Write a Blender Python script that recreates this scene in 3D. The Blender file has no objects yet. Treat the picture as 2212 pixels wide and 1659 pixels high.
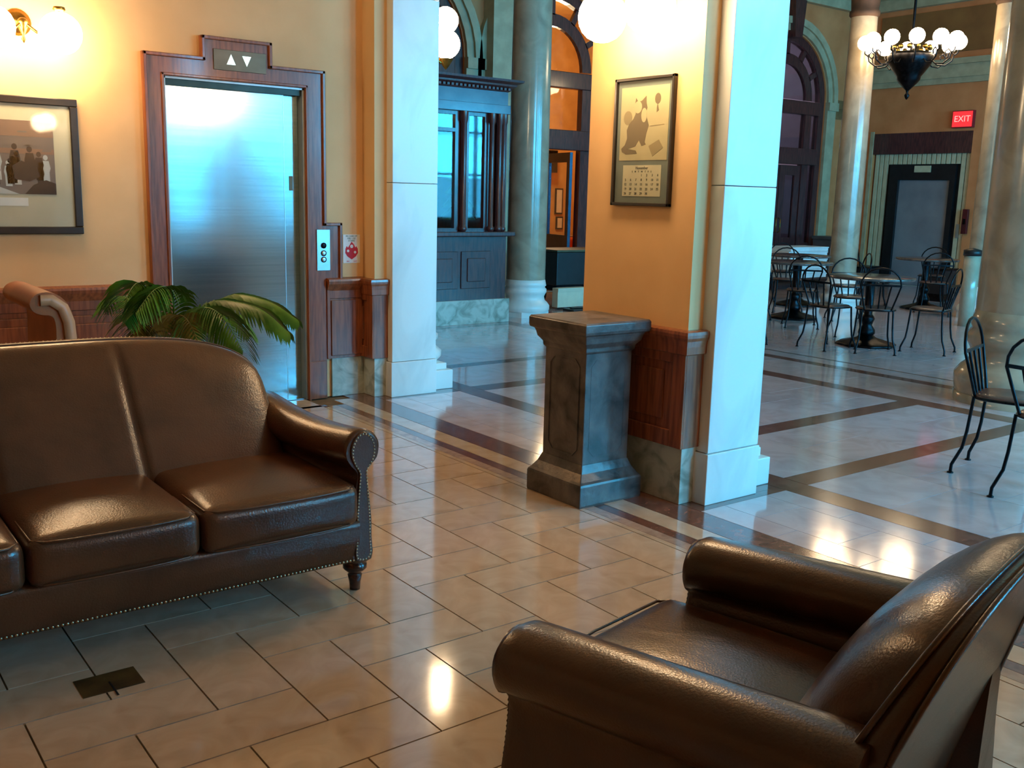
import bpy, bmesh, math, random
from math import sin, cos, pi, radians, sqrt
from mathutils import Vector, Matrix
random.seed(7)
SC = bpy.context.scene
COL = SC.collection

# ------------------------------------------------------------------ camera, world, light, exposure
CAM_H = 1.5
PITCH, ROLL, YAW, FPX = 0.18837, 0.025234, 0.649766, 2128.47
fw = Vector((sin(YAW)*cos(PITCH), cos(YAW)*cos(PITCH), -sin(PITCH)))
r0 = Vector((cos(YAW), -sin(YAW), 0)); u0 = r0.cross(fw)
rt = cos(ROLL)*r0 + sin(ROLL)*u0; up = -sin(ROLL)*r0 + cos(ROLL)*u0
cd = bpy.data.cameras.new('camera'); cam = bpy.data.objects.new('camera', cd); COL.objects.link(cam)
M = Matrix((rt, up, -fw)).transposed().to_4x4(); M.translation = (0, 0, CAM_H)
cam.matrix_world = M
cd.sensor_width = 36; cd.lens = FPX/2212*36; cd.clip_start = .05; cd.clip_end = 200
SC.camera = cam
vs = SC.view_settings; vs.view_transform = 'Standard'; vs.look = 'None'; vs.gamma = 1; vs.use_curve_mapping = False
vs.exposure = 0.2
w = bpy.data.worlds.new('world'); SC.world = w; w.use_nodes = True
bg = w.node_tree.nodes['Background']; bg.inputs[0].default_value = (.25, .72, 1, 1); bg.inputs[1].default_value = 1.5
SKY = (.05, .54, 1.0)

def area(name, loc, rot, sx, sy, power, color):
    l = bpy.data.lights.new(name, 'AREA'); l.shape = 'RECTANGLE'; l.size = sx; l.size_y = sy
    l.energy = power; l.color = color
    o = bpy.data.objects.new(name, l); COL.objects.link(o); o.location = loc; o.rotation_euler = rot
    return o
WINX = (5.9, 9.0, 12.1, 15.2)
for x in WINX:    # daylight just outside the tall windows of the hall's street side: bright sky above, duller street below
    area('sky_daylight', (x, -3.32, 3.45), (radians(90), 0, 0), 2.1, .75, 230, SKY)
    area('upper_street_daylight', (x, -3.32, 2.5), (radians(90), 0, 0), 2.1, 1.1, 320, SKY)
    area('lower_street_daylight', (x, -3.32, 1.4), (radians(90), 0, 0), 2.1, 1.05, 85, SKY)

# ------------------------------------------------------------------ materials
def srgb(r, g, b):
    f = lambda c: (c/255/12.92) if c/255 <= .04045 else ((c/255+.055)/1.055)**2.4
    return (f(r), f(g), f(b), 1)
MATS = {}
def mat(name, col, rough=.5, metal=0., col2=None, scale=6., stretch=(1, 1, 1), detail=4., bump=0., bscale=None,
        coat=0., aniso=0., spec=.5, contrast=(.35, .65), dist=0., trans=0., ior=1.45, emit=None, es=0., tangent=None, rand=0., alpha=1., wrinkle=0.):
    m = bpy.data.materials.new(name); m.use_nodes = True; nt = m.node_tree; N = nt.nodes; L = nt.links
    b = N['Principled BSDF']; b.inputs['Base Color'].default_value = col
    b.inputs['Roughness'].default_value = rough; b.inputs['Metallic'].default_value = metal
    b.inputs['Coat Weight'].default_value = coat; b.inputs['Coat Roughness'].default_value = .12
    b.inputs['Anisotropic'].default_value = aniso; b.inputs['Specular IOR Level'].default_value = spec
    b.inputs['Transmission Weight'].default_value = trans; b.inputs['IOR'].default_value = ior
    if emit: b.inputs['Emission Color'].default_value = emit; b.inputs['Emission Strength'].default_value = es
    tc = mp = None
    if col2 or bump:
        tc = N.new('ShaderNodeTexCoord'); mp = N.new('ShaderNodeMapping'); mp.inputs['Scale'].default_value = stretch
        L.new(tc.outputs['Object'], mp.inputs['Vector'])
    out = None
    if col2:
        n = N.new('ShaderNodeTexNoise'); n.inputs['Scale'].default_value = scale; n.inputs['Detail'].default_value = detail
        n.inputs['Distortion'].default_value = dist
        L.new(mp.outputs[0], n.inputs['Vector'])
        cr = N.new('ShaderNodeValToRGB'); cr.color_ramp.elements[0].position = contrast[0]; cr.color_ramp.elements[1].position = contrast[1]
        cr.color_ramp.elements[0].color = col; cr.color_ramp.elements[1].color = col2
        L.new(n.outputs[0], cr.inputs[0]); out = cr.outputs[0]
    if rand:
        oi = N.new('ShaderNodeObjectInfo'); hs = N.new('ShaderNodeHueSaturation')
        mr = N.new('ShaderNodeMapRange'); mr.inputs[3].default_value = 1-rand; mr.inputs[4].default_value = 1+rand
        L.new(oi.outputs['Random'], mr.inputs[0]); L.new(mr.outputs[0], hs.inputs['Value'])
        if out: L.new(out, hs.inputs['Color'])
        else: hs.inputs['Color'].default_value = col
        out = hs.outputs[0]
    if out: L.new(out, b.inputs['Base Color'])
    if bump:
        n2 = N.new('ShaderNodeTexNoise'); n2.inputs['Scale'].default_value = bscale or scale*4; n2.inputs['Detail'].default_value = 3
        L.new(mp.outputs[0], n2.inputs['Vector'])
        bp = N.new('ShaderNodeBump'); bp.inputs['Strength'].default_value = bump; bp.inputs['Distance'].default_value = .01
        L.new(n2.outputs[0], bp.inputs['Height']); L.new(bp.outputs[0], b.inputs['Normal'])
    if wrinkle:
        n3 = N.new('ShaderNodeTexNoise'); n3.inputs['Scale'].default_value = 4.5; n3.inputs['Detail'].default_value = 2; n3.inputs['Distortion'].default_value = 1.6
        mp3 = N.new('ShaderNodeMapping'); mp3.inputs['Scale'].default_value = (1, .35, 1); L.new(tc.outputs['Object'], mp3.inputs['Vector']); L.new(mp3.outputs[0], n3.inputs['Vector'])
        b3 = N.new('ShaderNodeBump'); b3.inputs['Strength'].default_value = wrinkle; b3.inputs['Distance'].default_value = .02
        L.new(n3.outputs[0], b3.inputs['Height']); L.new(bp.outputs[0], b3.inputs['Normal']); L.new(b3.outputs[0], b.inputs['Normal']); L.new(b3.outputs[0], b.inputs['Coat Normal'])
    if aniso:
        tn = N.new('ShaderNodeTangent'); tn.direction_type = 'RADIAL'; tn.axis = tangent or 'Z'
        L.new(tn.outputs[0], b.inputs['Tangent'])
    MATS[name] = m; return m
plaster = mat('peach_plaster', srgb(228, 186, 132), .65, col2=srgb(221, 178, 124), scale=3, bump=.04, bscale=60)
ochre = mat('ochre_plaster', srgb(214, 132, 80), .6, col2=srgb(196, 114, 64), scale=2)
brownpl = mat('brown_plaster', srgb(150, 96, 48), .6, col2=srgb(128, 78, 38), scale=2)
stone = mat('limestone', srgb(178, 162, 128), .5, col2=srgb(160, 144, 112), scale=5)
ceilm = mat('cream_ceiling', srgb(225, 205, 165), .8, col2=srgb(215, 195, 155), scale=4)
marble = mat('white_marble', srgb(226, 226, 220), .28, col2=srgb(196, 196, 192), scale=2.2, detail=8, dist=1.2, contrast=(.5, .78), stretch=(1, 1, .45))
marbleG = mat('grey_marble', srgb(190, 196, 184), .3, col2=srgb(132, 140, 126), scale=7, detail=8, dist=1.5, contrast=(.42, .72))
colm = mat('column_marble', srgb(176, 160, 136), .2, col2=srgb(146, 132, 112), scale=3, detail=6, dist=1, coat=.4)
tile = mat('cream_marble_tile', srgb(196, 172, 148), .08, col2=srgb(174, 146, 120), scale=5, detail=6, dist=1.6, contrast=(.38, .75), coat=.35, rand=.05)
halltile = mat('hall_marble_tile', srgb(198, 176, 176), .10, col2=srgb(178, 154, 154), scale=4, detail=6, dist=1.4, contrast=(.38, .75), coat=.4, rand=.05)
redst = mat('red_marble', srgb(128, 82, 66), .16, col2=srgb(92, 56, 46), scale=14, detail=8, dist=1.5, coat=.4, rand=.05)
midst = mat('rose_grey_marble', srgb(178, 150, 132), .16, col2=srgb(150, 122, 106), scale=12, detail=8, dist=1, coat=.3)
grout = mat('grout', srgb(118, 98, 72), .7, col2=srgb(104, 86, 62), scale=20)
oak = mat('red_oak', srgb(152, 86, 52), .36, col2=srgb(112, 58, 34), scale=9, detail=8, stretch=(6, 6, .5), coat=.35, bump=.03)
dwood = mat('dark_mahogany', srgb(92, 46, 42), .34, col2=srgb(54, 28, 30), scale=9, detail=6, stretch=(5, 5, .6), coat=.4)
steel = mat('brushed_steel', srgb(176, 196, 198), .17, 1, col2=srgb(162, 184, 188), scale=3, stretch=(.4, 1, 30), aniso=.7, tangent='Z')
satin = mat('satin_steel', srgb(176, 190, 192), .5, .9, col2=srgb(160, 176, 180), scale=6)
steeld = mat('dull_bronze_steel', srgb(120, 106, 88), .5, 1, col2=srgb(104, 92, 76), scale=8)
headm = mat('dark_teal_header', srgb(60, 84, 84), .5, .6, col2=srgb(48, 70, 70), scale=6)
steelp = mat('steel_plate', srgb(190, 200, 205), .3, 1, col2=srgb(175, 186, 192), scale=8)
brass = mat('aged_brass', srgb(176, 140, 70), .32, 1, col2=srgb(120, 92, 44), scale=14)
nail = mat('antique_nailhead', srgb(176, 160, 130), .3, 1, col2=srgb(140, 120, 90), scale=30)
leather = mat('chestnut_leather', srgb(92, 54, 32), .32, col2=srgb(56, 30, 16), scale=3.2, detail=4, dist=.4, bump=.12, bscale=160, wrinkle=.12, coat=.35, contrast=(.3, .72))
leatherd = mat('dark_brown_leather', srgb(74, 44, 22), .30, col2=srgb(46, 26, 12), scale=3.5, detail=4, dist=.5, bump=.1, bscale=170, wrinkle=.13, coat=.35, contrast=(.3, .72))
leathert = mat('tan_leather', srgb(176, 108, 62), .42, col2=srgb(146, 84, 44), scale=4, bump=.08, bscale=150)
leatherl = mat('pale_tan_leather', srgb(200, 150, 108), .42, col2=srgb(180, 130, 88), scale=4)
capb = mat('capital_brown', srgb(84, 58, 40), .7, col2=srgb(62, 44, 32), scale=6)
footw = mat('dark_turned_wood', srgb(52, 22, 18), .25, col2=srgb(36, 14, 12), scale=12, coat=.5)
slate = mat('dark_slate_stone', srgb(112, 104, 100), .42, col2=srgb(44, 42, 42), scale=7, detail=10, dist=.6, contrast=(.32, .7), bump=.35, bscale=30, coat=.15)
blackm = mat('black_iron', srgb(26, 26, 28), .35, 1, col2=srgb(40, 40, 44), scale=20)
blackp = mat('black_paint', srgb(18, 16, 18), .4, col2=srgb(26, 24, 26), scale=10)
seatm = mat('dark_seat', srgb(92, 60, 52), .35, col2=srgb(60, 38, 36), scale=10, coat=.3)
topm = mat('grey_table_top', srgb(96, 84, 80), .2, col2=srgb(60, 52, 52), scale=12, coat=.4)
gold = mat('frame_black', srgb(40, 32, 24), .35, col2=srgb(26, 20, 16), scale=12, coat=.3)
matb = mat('mat_board', srgb(206, 200, 176), .8, col2=srgb(200, 194, 168), scale=8)
matg = mat('blue_grey_mat', srgb(118, 128, 122), .7, col2=srgb(110, 120, 114), scale=8)
def flat(name, c, rough=.7): return mat(name, c, rough, col2=tuple(v*.9 for v in c[:3])+(1,), scale=9)
sepia = flat('sepia_paper', srgb(200, 184, 142)); sepd = flat('sepia_brown', srgb(118, 98, 66)); sepm = flat('sepia_mid', srgb(160, 140, 100))
paper = flat('cream_paper', srgb(216, 208, 180)); ink = flat('dark_ink', srgb(60, 56, 50)); white = flat('white_board', srgb(232, 234, 232))
p_dark = flat('photo_dark', srgb(52, 46, 46)); p_mid = flat('photo_mid', srgb(120, 112, 110)); p_light = flat('photo_light', srgb(190, 198, 200)); p_brown = flat('photo_brown', srgb(140, 112, 98))
redp = flat('sign_red', srgb(206, 44, 60)); greenp = flat('sign_green', srgb(70, 130, 100))
foil1 = mat('palm_green', srgb(92, 142, 40), .45, col2=srgb(52, 100, 30), scale=6, rand=.25); foil2 = mat('palm_brown_green', srgb(130, 124, 50), .5, col2=srgb(92, 92, 36), scale=6, rand=.2)
terra = mat('terracotta', srgb(128, 74, 46), .7, col2=srgb(110, 62, 38), scale=8)
soil = mat('potting_soil', srgb(40, 28, 20), .9, col2=srgb(26, 18, 12), scale=30)
slatm = mat('pale_green_slat', srgb(196, 182, 148), .5, col2=srgb(184, 170, 136), scale=8)
doorgrey = mat('grey_steel_door', srgb(150, 150, 154), .45, .4, col2=srgb(130, 130, 136), scale=2)
orangew = mat('orange_plaster', srgb(204, 156, 84), .7, col2=srgb(186, 138, 70), scale=3)
orangec = mat('orange_leather', srgb(190, 84, 26), .4, col2=srgb(150, 60, 18), scale=4)
tealm = mat('teal_papers', srgb(120, 196, 200), .6, col2=srgb(90, 160, 170), scale=8)
vent_m = mat('bronze_plate', srgb(96, 74, 34), .5, .3, col2=srgb(58, 42, 20), scale=9, detail=6)
glassm = mat('window_glass', (1, 1, 1, 1), .02, trans=1., ior=1.45)
def thin_glass(name, tint=(1, 1, 1, 1), fac=.12, rough=.03):
    m = bpy.data.materials.new(name); m.use_nodes = True; nt = m.node_tree; N = nt.nodes; L = nt.links
    N.remove(N['Principled BSDF']); t = N.new('ShaderNodeBsdfTransparent'); t.inputs[0].default_value = tint
    g = N.new('ShaderNodeBsdfGlossy'); g.inputs['Roughness'].default_value = rough
    lw = N.new('ShaderNodeLayerWeight'); lw.inputs[0].default_value = .5; mx = N.new('ShaderNodeMixShader')
    pw = N.new('ShaderNodeMath'); pw.operation = 'POWER'; pw.inputs[1].default_value = 5; L.new(lw.outputs['Facing'], pw.inputs[0])
    ad = N.new('ShaderNodeMath'); ad.operation = 'ADD'; ad.use_clamp = True; ad.inputs[1].default_value = fac; L.new(pw.outputs[0], ad.inputs[0])
    L.new(ad.outputs[0], mx.inputs[0]); L.new(t.outputs[0], mx.inputs[1]); L.new(g.outputs[0], mx.inputs[2])
    L.new(mx.outputs[0], N['Material Output'].inputs[0]); return m
pane = thin_glass('pane_glass', (.97, .99, .99, 1), .03)
paneM = thin_glass('anti_glare_glass', (.96, .98, .97, 1), .03, .35)
paneD = thin_glass('dim_pane_glass', (.5, .52, .56, 1), .06, .08)
def emis(name, c, s):
    m = bpy.data.materials.new(name); m.use_nodes = True; b = m.node_tree.nodes['Principled BSDF']
    b.inputs['Base Color'].default_value = (.8, .8, .8, 1); b.inputs['Emission Color'].default_value = c; b.inputs['Emission Strength'].default_value = s; return m
globe_m = emis('lit_warm_globe', (1, .70, .40, 1), 40)
globe_c = emis('lit_chandelier_globe', (1, .72, .42, 1), 26)
exit_m = emis('lit_exit_face', (1, .04, .05, 1), .8)
exit_l = emis('lit_exit_letters', (1, .5, .46, 1), 1.0)
for _m in (exit_m, exit_l): _m.node_tree.nodes['Principled BSDF'].inputs['Base Color'].default_value = (.3, .01, .01, 1)
arrow_m = emis('lit_arrow', (.6, .9, .85, 1), 1.3)
daypane = emis('bright_daylight_pane', (.75, .9, 1, 1), 7)

# ------------------------------------------------------------------ mesh helpers
def tag(o, label=None, cat=None, group=None, kind=None):
    if label: o['label'] = label
    if cat: o['category'] = cat
    if group: o['group'] = group
    if kind: o['kind'] = kind
    return o
def thing(name, label, cat, loc=(0, 0, 0), rotz=0, group=None):
    o = bpy.data.objects.new(name, None); COL.objects.link(o); o.location = loc; o.rotation_euler = (0, 0, rotz)
    o.empty_display_size = .1
    return tag(o, label, cat, group)
class MB:
    def __init__(s, off=(0, 0, 0)): s.v = []; s.f = []; s.sm = []; s.o = Vector(off)
    def add(s, vs, fs, smooth=False, m=None):
        n = len(s.v)
        for p in vs:
            p = Vector(p)
            if m is not None: p = m @ p
            s.v.append(p - s.o)
        for f in fs: s.f.append([i+n for i in f]); s.sm.append(smooth)
        return s
    def box(s, x0, x1, y0, y1, z0, z1, bev=0., m=None):
        if bev:
            bm = bmesh.new(); bmesh.ops.create_cube(bm, size=1)
            for v in bm.verts: v.co = Vector(((x0+x1)/2+v.co.x*(x1-x0), (y0+y1)/2+v.co.y*(y1-y0), (z0+z1)/2+v.co.z*(z1-z0)))
            bmesh.ops.bevel(bm, geom=bm.edges[:], offset=bev, segments=2, affect='EDGES', profile=.5)
            bm.verts.index_update(); s.add([v.co.copy() for v in bm.verts], [[v.index for v in f.verts] for f in bm.faces], False, m); bm.free(); return s
        V = [(x0, y0, z0), (x1, y0, z0), (x1, y1, z0), (x0, y1, z0), (x0, y0, z1), (x1, y0, z1), (x1, y1, z1), (x0, y1, z1)]
        return s.add(V, [(0, 3, 2, 1), (4, 5, 6, 7), (0, 1, 5, 4), (1, 2, 6, 5), (2, 3, 7, 6), (3, 0, 4, 7)], False, m)
    def loft(s, rings, cap=True, smooth=True, closed=True, loop=False, m=None):
        n = len(rings[0]); V = [p for r in rings for p in r]; F = []
        R = len(rings)
        for i in range(R if loop else R-1):
            a = i*n; b = ((i+1) % R)*n
            for j in range(n if closed else n-1):
                k = (j+1) % n; F.append((a+j, a+k, b+k, b+j))
        s.add(V, F, smooth, m)
        if cap and not loop:
            s.add(rings[0], [list(range(n))[::-1]], False, m); s.add(rings[-1], [list(range(n))], False, m)
        return s
    def tube(s, path, r, n=8, cap=True, m=None):
        P = [Vector(p) for p in path]; rings = []
        rad = r if callable(r) else (lambda t: r)
        ref = None
        for i, p in enumerate(P):
            d = (P[min(i+1, len(P)-1)]-P[max(i-1, 0)]).normalized()
            if ref is None:
                ref = Vector((0, 0, 1)) if abs(d.z) < .9 else Vector((1, 0, 0))
            a = (ref - d*ref.dot(d)).normalized(); ref = a; b = d.cross(a); rr = rad(i/(len(P)-1))
            rings.append([p+a*rr*cos(2*pi*k/n)+b*rr*sin(2*pi*k/n) for k in range(n)])
        return s.loft(rings, cap, True, m=m)
    def lathe(s, prof, n=24, c=(0, 0, 0), a0=0., a1=2*pi, m=None, smooth=True):
        full = abs(a1-a0-2*pi) < 1e-6; k = n if full else n+1
        rings = [[(c[0]+r*cos(a0+(a1-a0)*i/n), c[1]+r*sin(a0+(a1-a0)*i/n), c[2]+z) for i in range(k)] for r, z in prof]
        return s.loft(rings, full and prof[0][0] > 1e-4, smooth, closed=full, m=m)
    def sphere(s, c, r, n=14, k=8, sz=1.):
        return s.lathe([(max(r*sin(pi*j/k), 1e-5), -r*sz*cos(pi*j/k)) for j in range(k+1)], n, c)
    def poly(s, pts, off, axis):   # extruded flat polygon; pts 2d; axis 'y': (x,z) plane thickness along y from off[0] to off[1]
        f = {'y': lambda p, t: (p[0], t, p[1]), 'x': lambda p, t: (t, p[0], p[1]), 'z': lambda p, t: (p[0], p[1], t)}[axis]
        n = len(pts); A = [f(p, off[0]) for p in pts]; B = [f(p, off[1]) for p in pts]
        s.add(A+B, [list(range(n)), list(range(n, 2*n))[::-1]]+[(i, i+n, (i+1) % n+n, (i+1) % n) for i in range(n)]); return s
    def build(s, name, m, parent=None, label=None, kind=None, bevel=0., autos=False, subsurf=0):
        me = bpy.data.meshes.new(name); me.from_pydata([tuple(v) for v in s.v], [], s.f); me.update()
        me.polygons.foreach_set('use_smooth', s.sm)
        bm = bmesh.new(); bm.from_mesh(me); bmesh.ops.recalc_face_normals(bm, faces=bm.faces); bm.to_mesh(me); bm.free()
        me.materials.append(m)
        o = bpy.data.objects.new(name, me); COL.objects.link(o)
        if parent: o.parent = parent
        if label: o['label'] = label
        if kind: o['kind'] = kind
        if bevel:
            b = o.modifiers.new('bevel', 'BEVEL'); b.width = bevel; b.segments = 2; b.limit_method = 'ANGLE'
        return o
def instance(src, loc, parent=None, name=None, rotz=0):
    c = src.copy(); COL.objects.link(c); c.location = loc; c.rotation_euler = (0, 0, rotz); c.parent = parent; return c
def dup(root, loc, rotz, label=None, group=None):
    r = root.copy(); COL.objects.link(r); r.location = loc; r.rotation_euler = (0, 0, rotz)
    if label: r['label'] = label
    if group: r['group'] = group
    for ch in list(root.children):
        c = ch.copy(); COL.objects.link(c); c.parent = r
        for g in list(ch.children):
            d = g.copy(); COL.objects.link(d); d.parent = c
    return r
def text(body, size, loc, rot, m, parent, name='lettering', ext=.0006, align='CENTER'):
    cu = bpy.data.curves.new(name, 'FONT'); cu.body = body; cu.size = size; cu.extrude = ext; cu.align_x = align; cu.align_y = 'CENTER'
    cu.resolution_u = 2; cu.materials.append(m)
    tmp = bpy.data.objects.new('tmp', cu); me = bpy.data.meshes.new_from_object(tmp); bpy.data.objects.remove(tmp); me.materials.clear(); me.materials.append(m)
    o = bpy.data.objects.new(name, me); COL.objects.link(o); o.location = loc; o.rotation_euler = rot; o.parent = parent; return o
def S(mb, name, m, parent=None, **k): return mb.build(name, m, parent, kind=None if parent else 'structure', **k)

# ------------------------------------------------------------------ floor: slab and inlaid pieces
floor = S(MB().box(-3.6, 18.5, -3.4, 16.2, -.10, -.008), 'floor', grout)
UX, UY = .2375, .2345
G = .0028
def tile_mesh(name, sx, sy, m, z0=-.008, z1=0.):
    b = MB().box(G, sx-G, G, sy-G, z0, z1); me_o = b.build(name, m, floor); return me_o
tv = tile_mesh('tile', UX, 2*UY, tile); th_ = tile_mesh('tile', 2*UX, UY, tile)
X0, Y0 = 1.415, 2.151
placed = []; rest = MB(); first_v = first_h = True
def clip_box(x0, x1, y0, y1, cx0, cx1, cy0, cy1):
    a = (max(x0, cx0), min(x1, cx1), max(y0, cy0), min(y1, cy1))
    return a if a[1]-a[0] > .012 and a[3]-a[2] > .012 else None
LIM = (-3.5, 3.072, -3.0, 6.54)
cands = []
for i in range(-40, 40):
    for k in range(-40, 40):     # lattice (1,-1) and (2,2); an upright tile and the lying tile beside its foot
        vx = i+2*k; vy = -i+2*k
        cands.append(('v', X0+vx*UX, Y0+vy*UY, X0+(vx+1)*UX, Y0+(vy+2)*UY))
        cands.append(('h', X0+(vx+1)*UX, Y0+(vy+1)*UY, X0+(vx+3)*UX, Y0+(vy+2)*UY))
seen = set()
for kd, x0, y0, x1, y1 in cands:
    key = (kd, round(x0, 3), round(y0, 3))
    if key in seen: continue
    seen.add(key)
    c = clip_box(x0, x1, y0, y1, *LIM)
    if not c: continue
    mx, my = (x0+x1)/2, (y0+y1)/2
    vis = (my > 1.15 and my > mx*.55-.2 and mx > my*.03-.25)
    full = abs((c[1]-c[0])-(x1-x0)) < 1e-4 and abs((c[3]-c[2])-(y1-y0)) < 1e-4
    if vis and len(placed) < 296:
        if full:
            o = instance(tv if kd == 'v' else th_, (c[0], c[2], 0), floor); placed.append(o)
        else:
            o = MB((c[0], c[2], 0)).box(c[0]+G, c[1]-G, c[2]+G, c[3]-G, -.008, 0).build('tile', tile, floor); o.location = (c[0], c[2], 0); placed.append(o)
    else:
        rest.box(c[0]+G, c[1]-G, c[2]+G, c[3]-G, -.008, 0)
tv.location = (-3.4, -3.25, 0); th_.location = (-3.0, -3.25, 0)
rest.build('tile_field', tile, floor, kind='stuff')
def strip(x0, x1, y0, y1, m, name, step=None, axis='y'):
    if not step: step = 9e9
    L0, L1 = (y0, y1) if axis == 'y' else (x0, x1)
    n = max(1, round((L1-L0)/step))
    for i in range(n):
        a = L0+(L1-L0)*i/n; b = L0+(L1-L0)*(i+1)/n
        bx = (x0, x1, a, b) if axis == 'y' else (a, b, y0, y1)
        MB().box(bx[0]+.001, bx[1]-.001, bx[2]+.001, bx[3]-.001, -.008, 0).build(name, m, floor)
YA, YB = -3.0, 6.245
strip(3.074, 3.108, YA, YB-.03, tile, 'border_strip', 1.4)
strip(3.108, 3.172, YA, YB, midst, 'border_strip', 1.4)
strip(3.172, 3.238, YA, YB, redst, 'border_strip', 1.4)
strip(3.24, 3.372, YA, 6.41, tile, 'border_strip', .93)
strip(3.374, 3.562, YA, 6.41, redst, 'border_strip', .93)
strip(-3.5, 3.108, 6.247, 6.30, redst, 'border_strip', 1.4, 'x')
strip(3.374, 3.562, 6.41, 6.55, redst, 'border_strip')
# bays between and under the piers (x 3.562..4.225)
strip(3.564, 4.225, 3.19, 4.14, redst, 'threshold_slab')
strip(3.564, 4.225, 6.29, 7.24, redst, 'threshold_slab')
for y0 in (3.13, 4.14, 6.23): strip(3.564, 4.225, y0, y0+.06, redst, 'border_strip')
for y0, y1 in ((-3.0, .03), (.03, 3.13), (4.20, 6.23)):
    n = max(1, round((y1-y0)/.47))
    for xa, xb, off in ((3.564, 3.735, 0), (3.735, 4.06, .5), (4.06, 4.225, 0)):
        e = sorted(set([y0]+[y0+(y1-y0)*(i+off)/n for i in range(n+1) if y0 < y0+(y1-y0)*(i+off)/n < y1]+[y1]))
        for a, b in zip(e, e[1:]):
            MB().box(xa+.0015, xb-.0015, a+.0015, b-.0015, -.008, 0).build('bay_tile', halltile, floor)
strip(4.227, 4.408, YA, 12, redst, 'border_strip', 1.55)
# hall: cross strips and long strips, with rectangular marble tiles between them
cross = [(.03, .20), (1.0, 1.16), (3.13, 3.29), (4.03, 4.20), (6.16, 6.35), (7.13, 7.28), (9.3, 9.46)]
for a, b in cross: strip(4.41, 6.99, a, b, redst, 'border_strip', 1.3, 'x')
strip(6.99, 7.18, YA, 12, redst, 'border_strip', 1.55)
strip(7.86, 8.0, YA, 12, redst, 'border_strip', 2.0)
strip(8.24, 8.27, YA, 12, blackp, 'border_strip', 3.0)
def field(x0, x1, y0, y1, sx, sy, m, name, brick=True):
    nx = max(1, round((x1-x0)/sx)); ny = max(1, round((y1-y0)/sy)); st = MB()
    for i in range(nx):
        xa = x0+(x1-x0)*i/nx; xb = x0+(x1-x0)*(i+1)/nx
        off = .5 if (brick and i % 2) else 0
        e = sorted(set([y0]+[y0+(y1-y0)*(j+off)/ny for j in range(ny+1) if y0+1e-4 < y0+(y1-y0)*(j+off)/ny < y1-1e-4]+[y1]))
        for a, b in zip(e, e[1:]):
            if x0 < 7.5 and a > 1.5: MB().box(xa+.0015, xb-.0015, a+.0015, b-.0015, -.008, 0).build(name, m, floor)
            else: st.box(xa+.0015, xb-.0015, a+.0015, b-.0015, -.008, 0)
    if st.v: st.build('tile_field', m, floor, kind='stuff')
ys = [YA]+[v for c in cross for v in c]+[12]
for a, b in zip(ys[0::2], ys[1::2]): field(4.41, 6.99, a, b, .65, .5 if b-a > 1 else b-a, halltile, 'hall_tile')
field(7.182, 7.858, YA, 12, .68, 1.0, halltile, 'hall_tile')
field(8.002, 8.238, YA, 12, .3, 1.0, halltile, 'hall_tile')
field(8.272, 17.5, YA, 12, .7, .7, halltile, 'hall_tile')
field(9.0, 14.0, 12.4, 16.0, .6, .6, tile, 'hall_tile')
# bronze floor plate
fp = thing('floor_plate', 'small bronze rectangular plate set in the cream tiles in front of the sofa', 'floor plate', (.7265, 2.966, 0))
MB().box(-.09, .09, -.062, .062, 0, .002).build('plate', vent_m, fp)
MB().box(-.003, .003, -.10, .0, .0021, .0026).build('pull_slot', blackp, fp)

# ------------------------------------------------------------------ walls and ceilings
YW = 6.55
S(MB().box(-3.7, 2.0, YW, 6.8, 0, 3.5).box(2.0, 3.24, YW, 6.8, 2.19, 3.5).box(3.24, 3.56, YW, 6.8, 0, 3.5).box(2.0, 3.24, 6.7, 6.8, 0, 2.19).box(2.0, 2.12, YW, 6.7, 0, 2.19).box(3.093, 3.24, YW, 6.7, 0, 2.19), 'wall_back', plaster)
S(MB().box(-3.7, -3.5, -3.2, YW, 0, 3.5), 'wall_left', plaster)
S(MB().box(-3.7, 3.6, -3.2, -3.0, 0, 3.5), 'wall_front', plaster)
S(MB().box(-3.7, 3.6, -3.2, 6.8, 3.5, 3.6), 'ceiling', ceilm)
S(MB().box(3.58, 4.03, -3.2, 12, 3.5, 6.0), 'wall_inner', ochre)
S(MB().box(3.62, 4.03, 7.155, 12.2, 0, 3.5), 'wall_hall_side', ochre)
S(MB().box(3.58, 17.7, -3.4, 12.2, 6.0, 6.15), 'ceiling', ceilm)
# street side of the hall with tall window openings
sw = MB(); xs = [3.58]+[v for x in WINX for v in (x-1.05, x+1.05)]+[17.7]
for a, b in zip(xs[0::2], xs[1::2]): sw.box(a, b, -3.2, -3.0, 0, 6.0)
for x in WINX: sw.box(x-1.05, x+1.05, -3.2, -3.0, 0, .85).box(x-1.05, x+1.05, -3.2, -3.0, 3.85, 6.0)
S(sw, 'wall_street', ochre)
for i, x in enumerate(WINX):
    wn = bpy.data.objects.new('window_%d' % (i+1), None); COL.objects.link(wn); wn['kind'] = 'structure'; wn.location = (x, -3.1, 0)
    f = MB()
    for a in (-1.05, -.33, .27, .99): f.box(a, a+.06, -.05, .05, .85, 3.85)
    for z in (.85, 2.0, 3.1, 3.79): f.box(-1.05, 1.05, -.045, .045, z, z+.06)
    f.build('window_frame', dwood, wn)
    MB().box(-1.1, 1.1, .08, .22, .80, .85).build('window_sill', marble, wn)
    MB().box(-1.04, 1.04, -.004, .004, .9, 3.8).build('pane', pane, wn)
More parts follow.
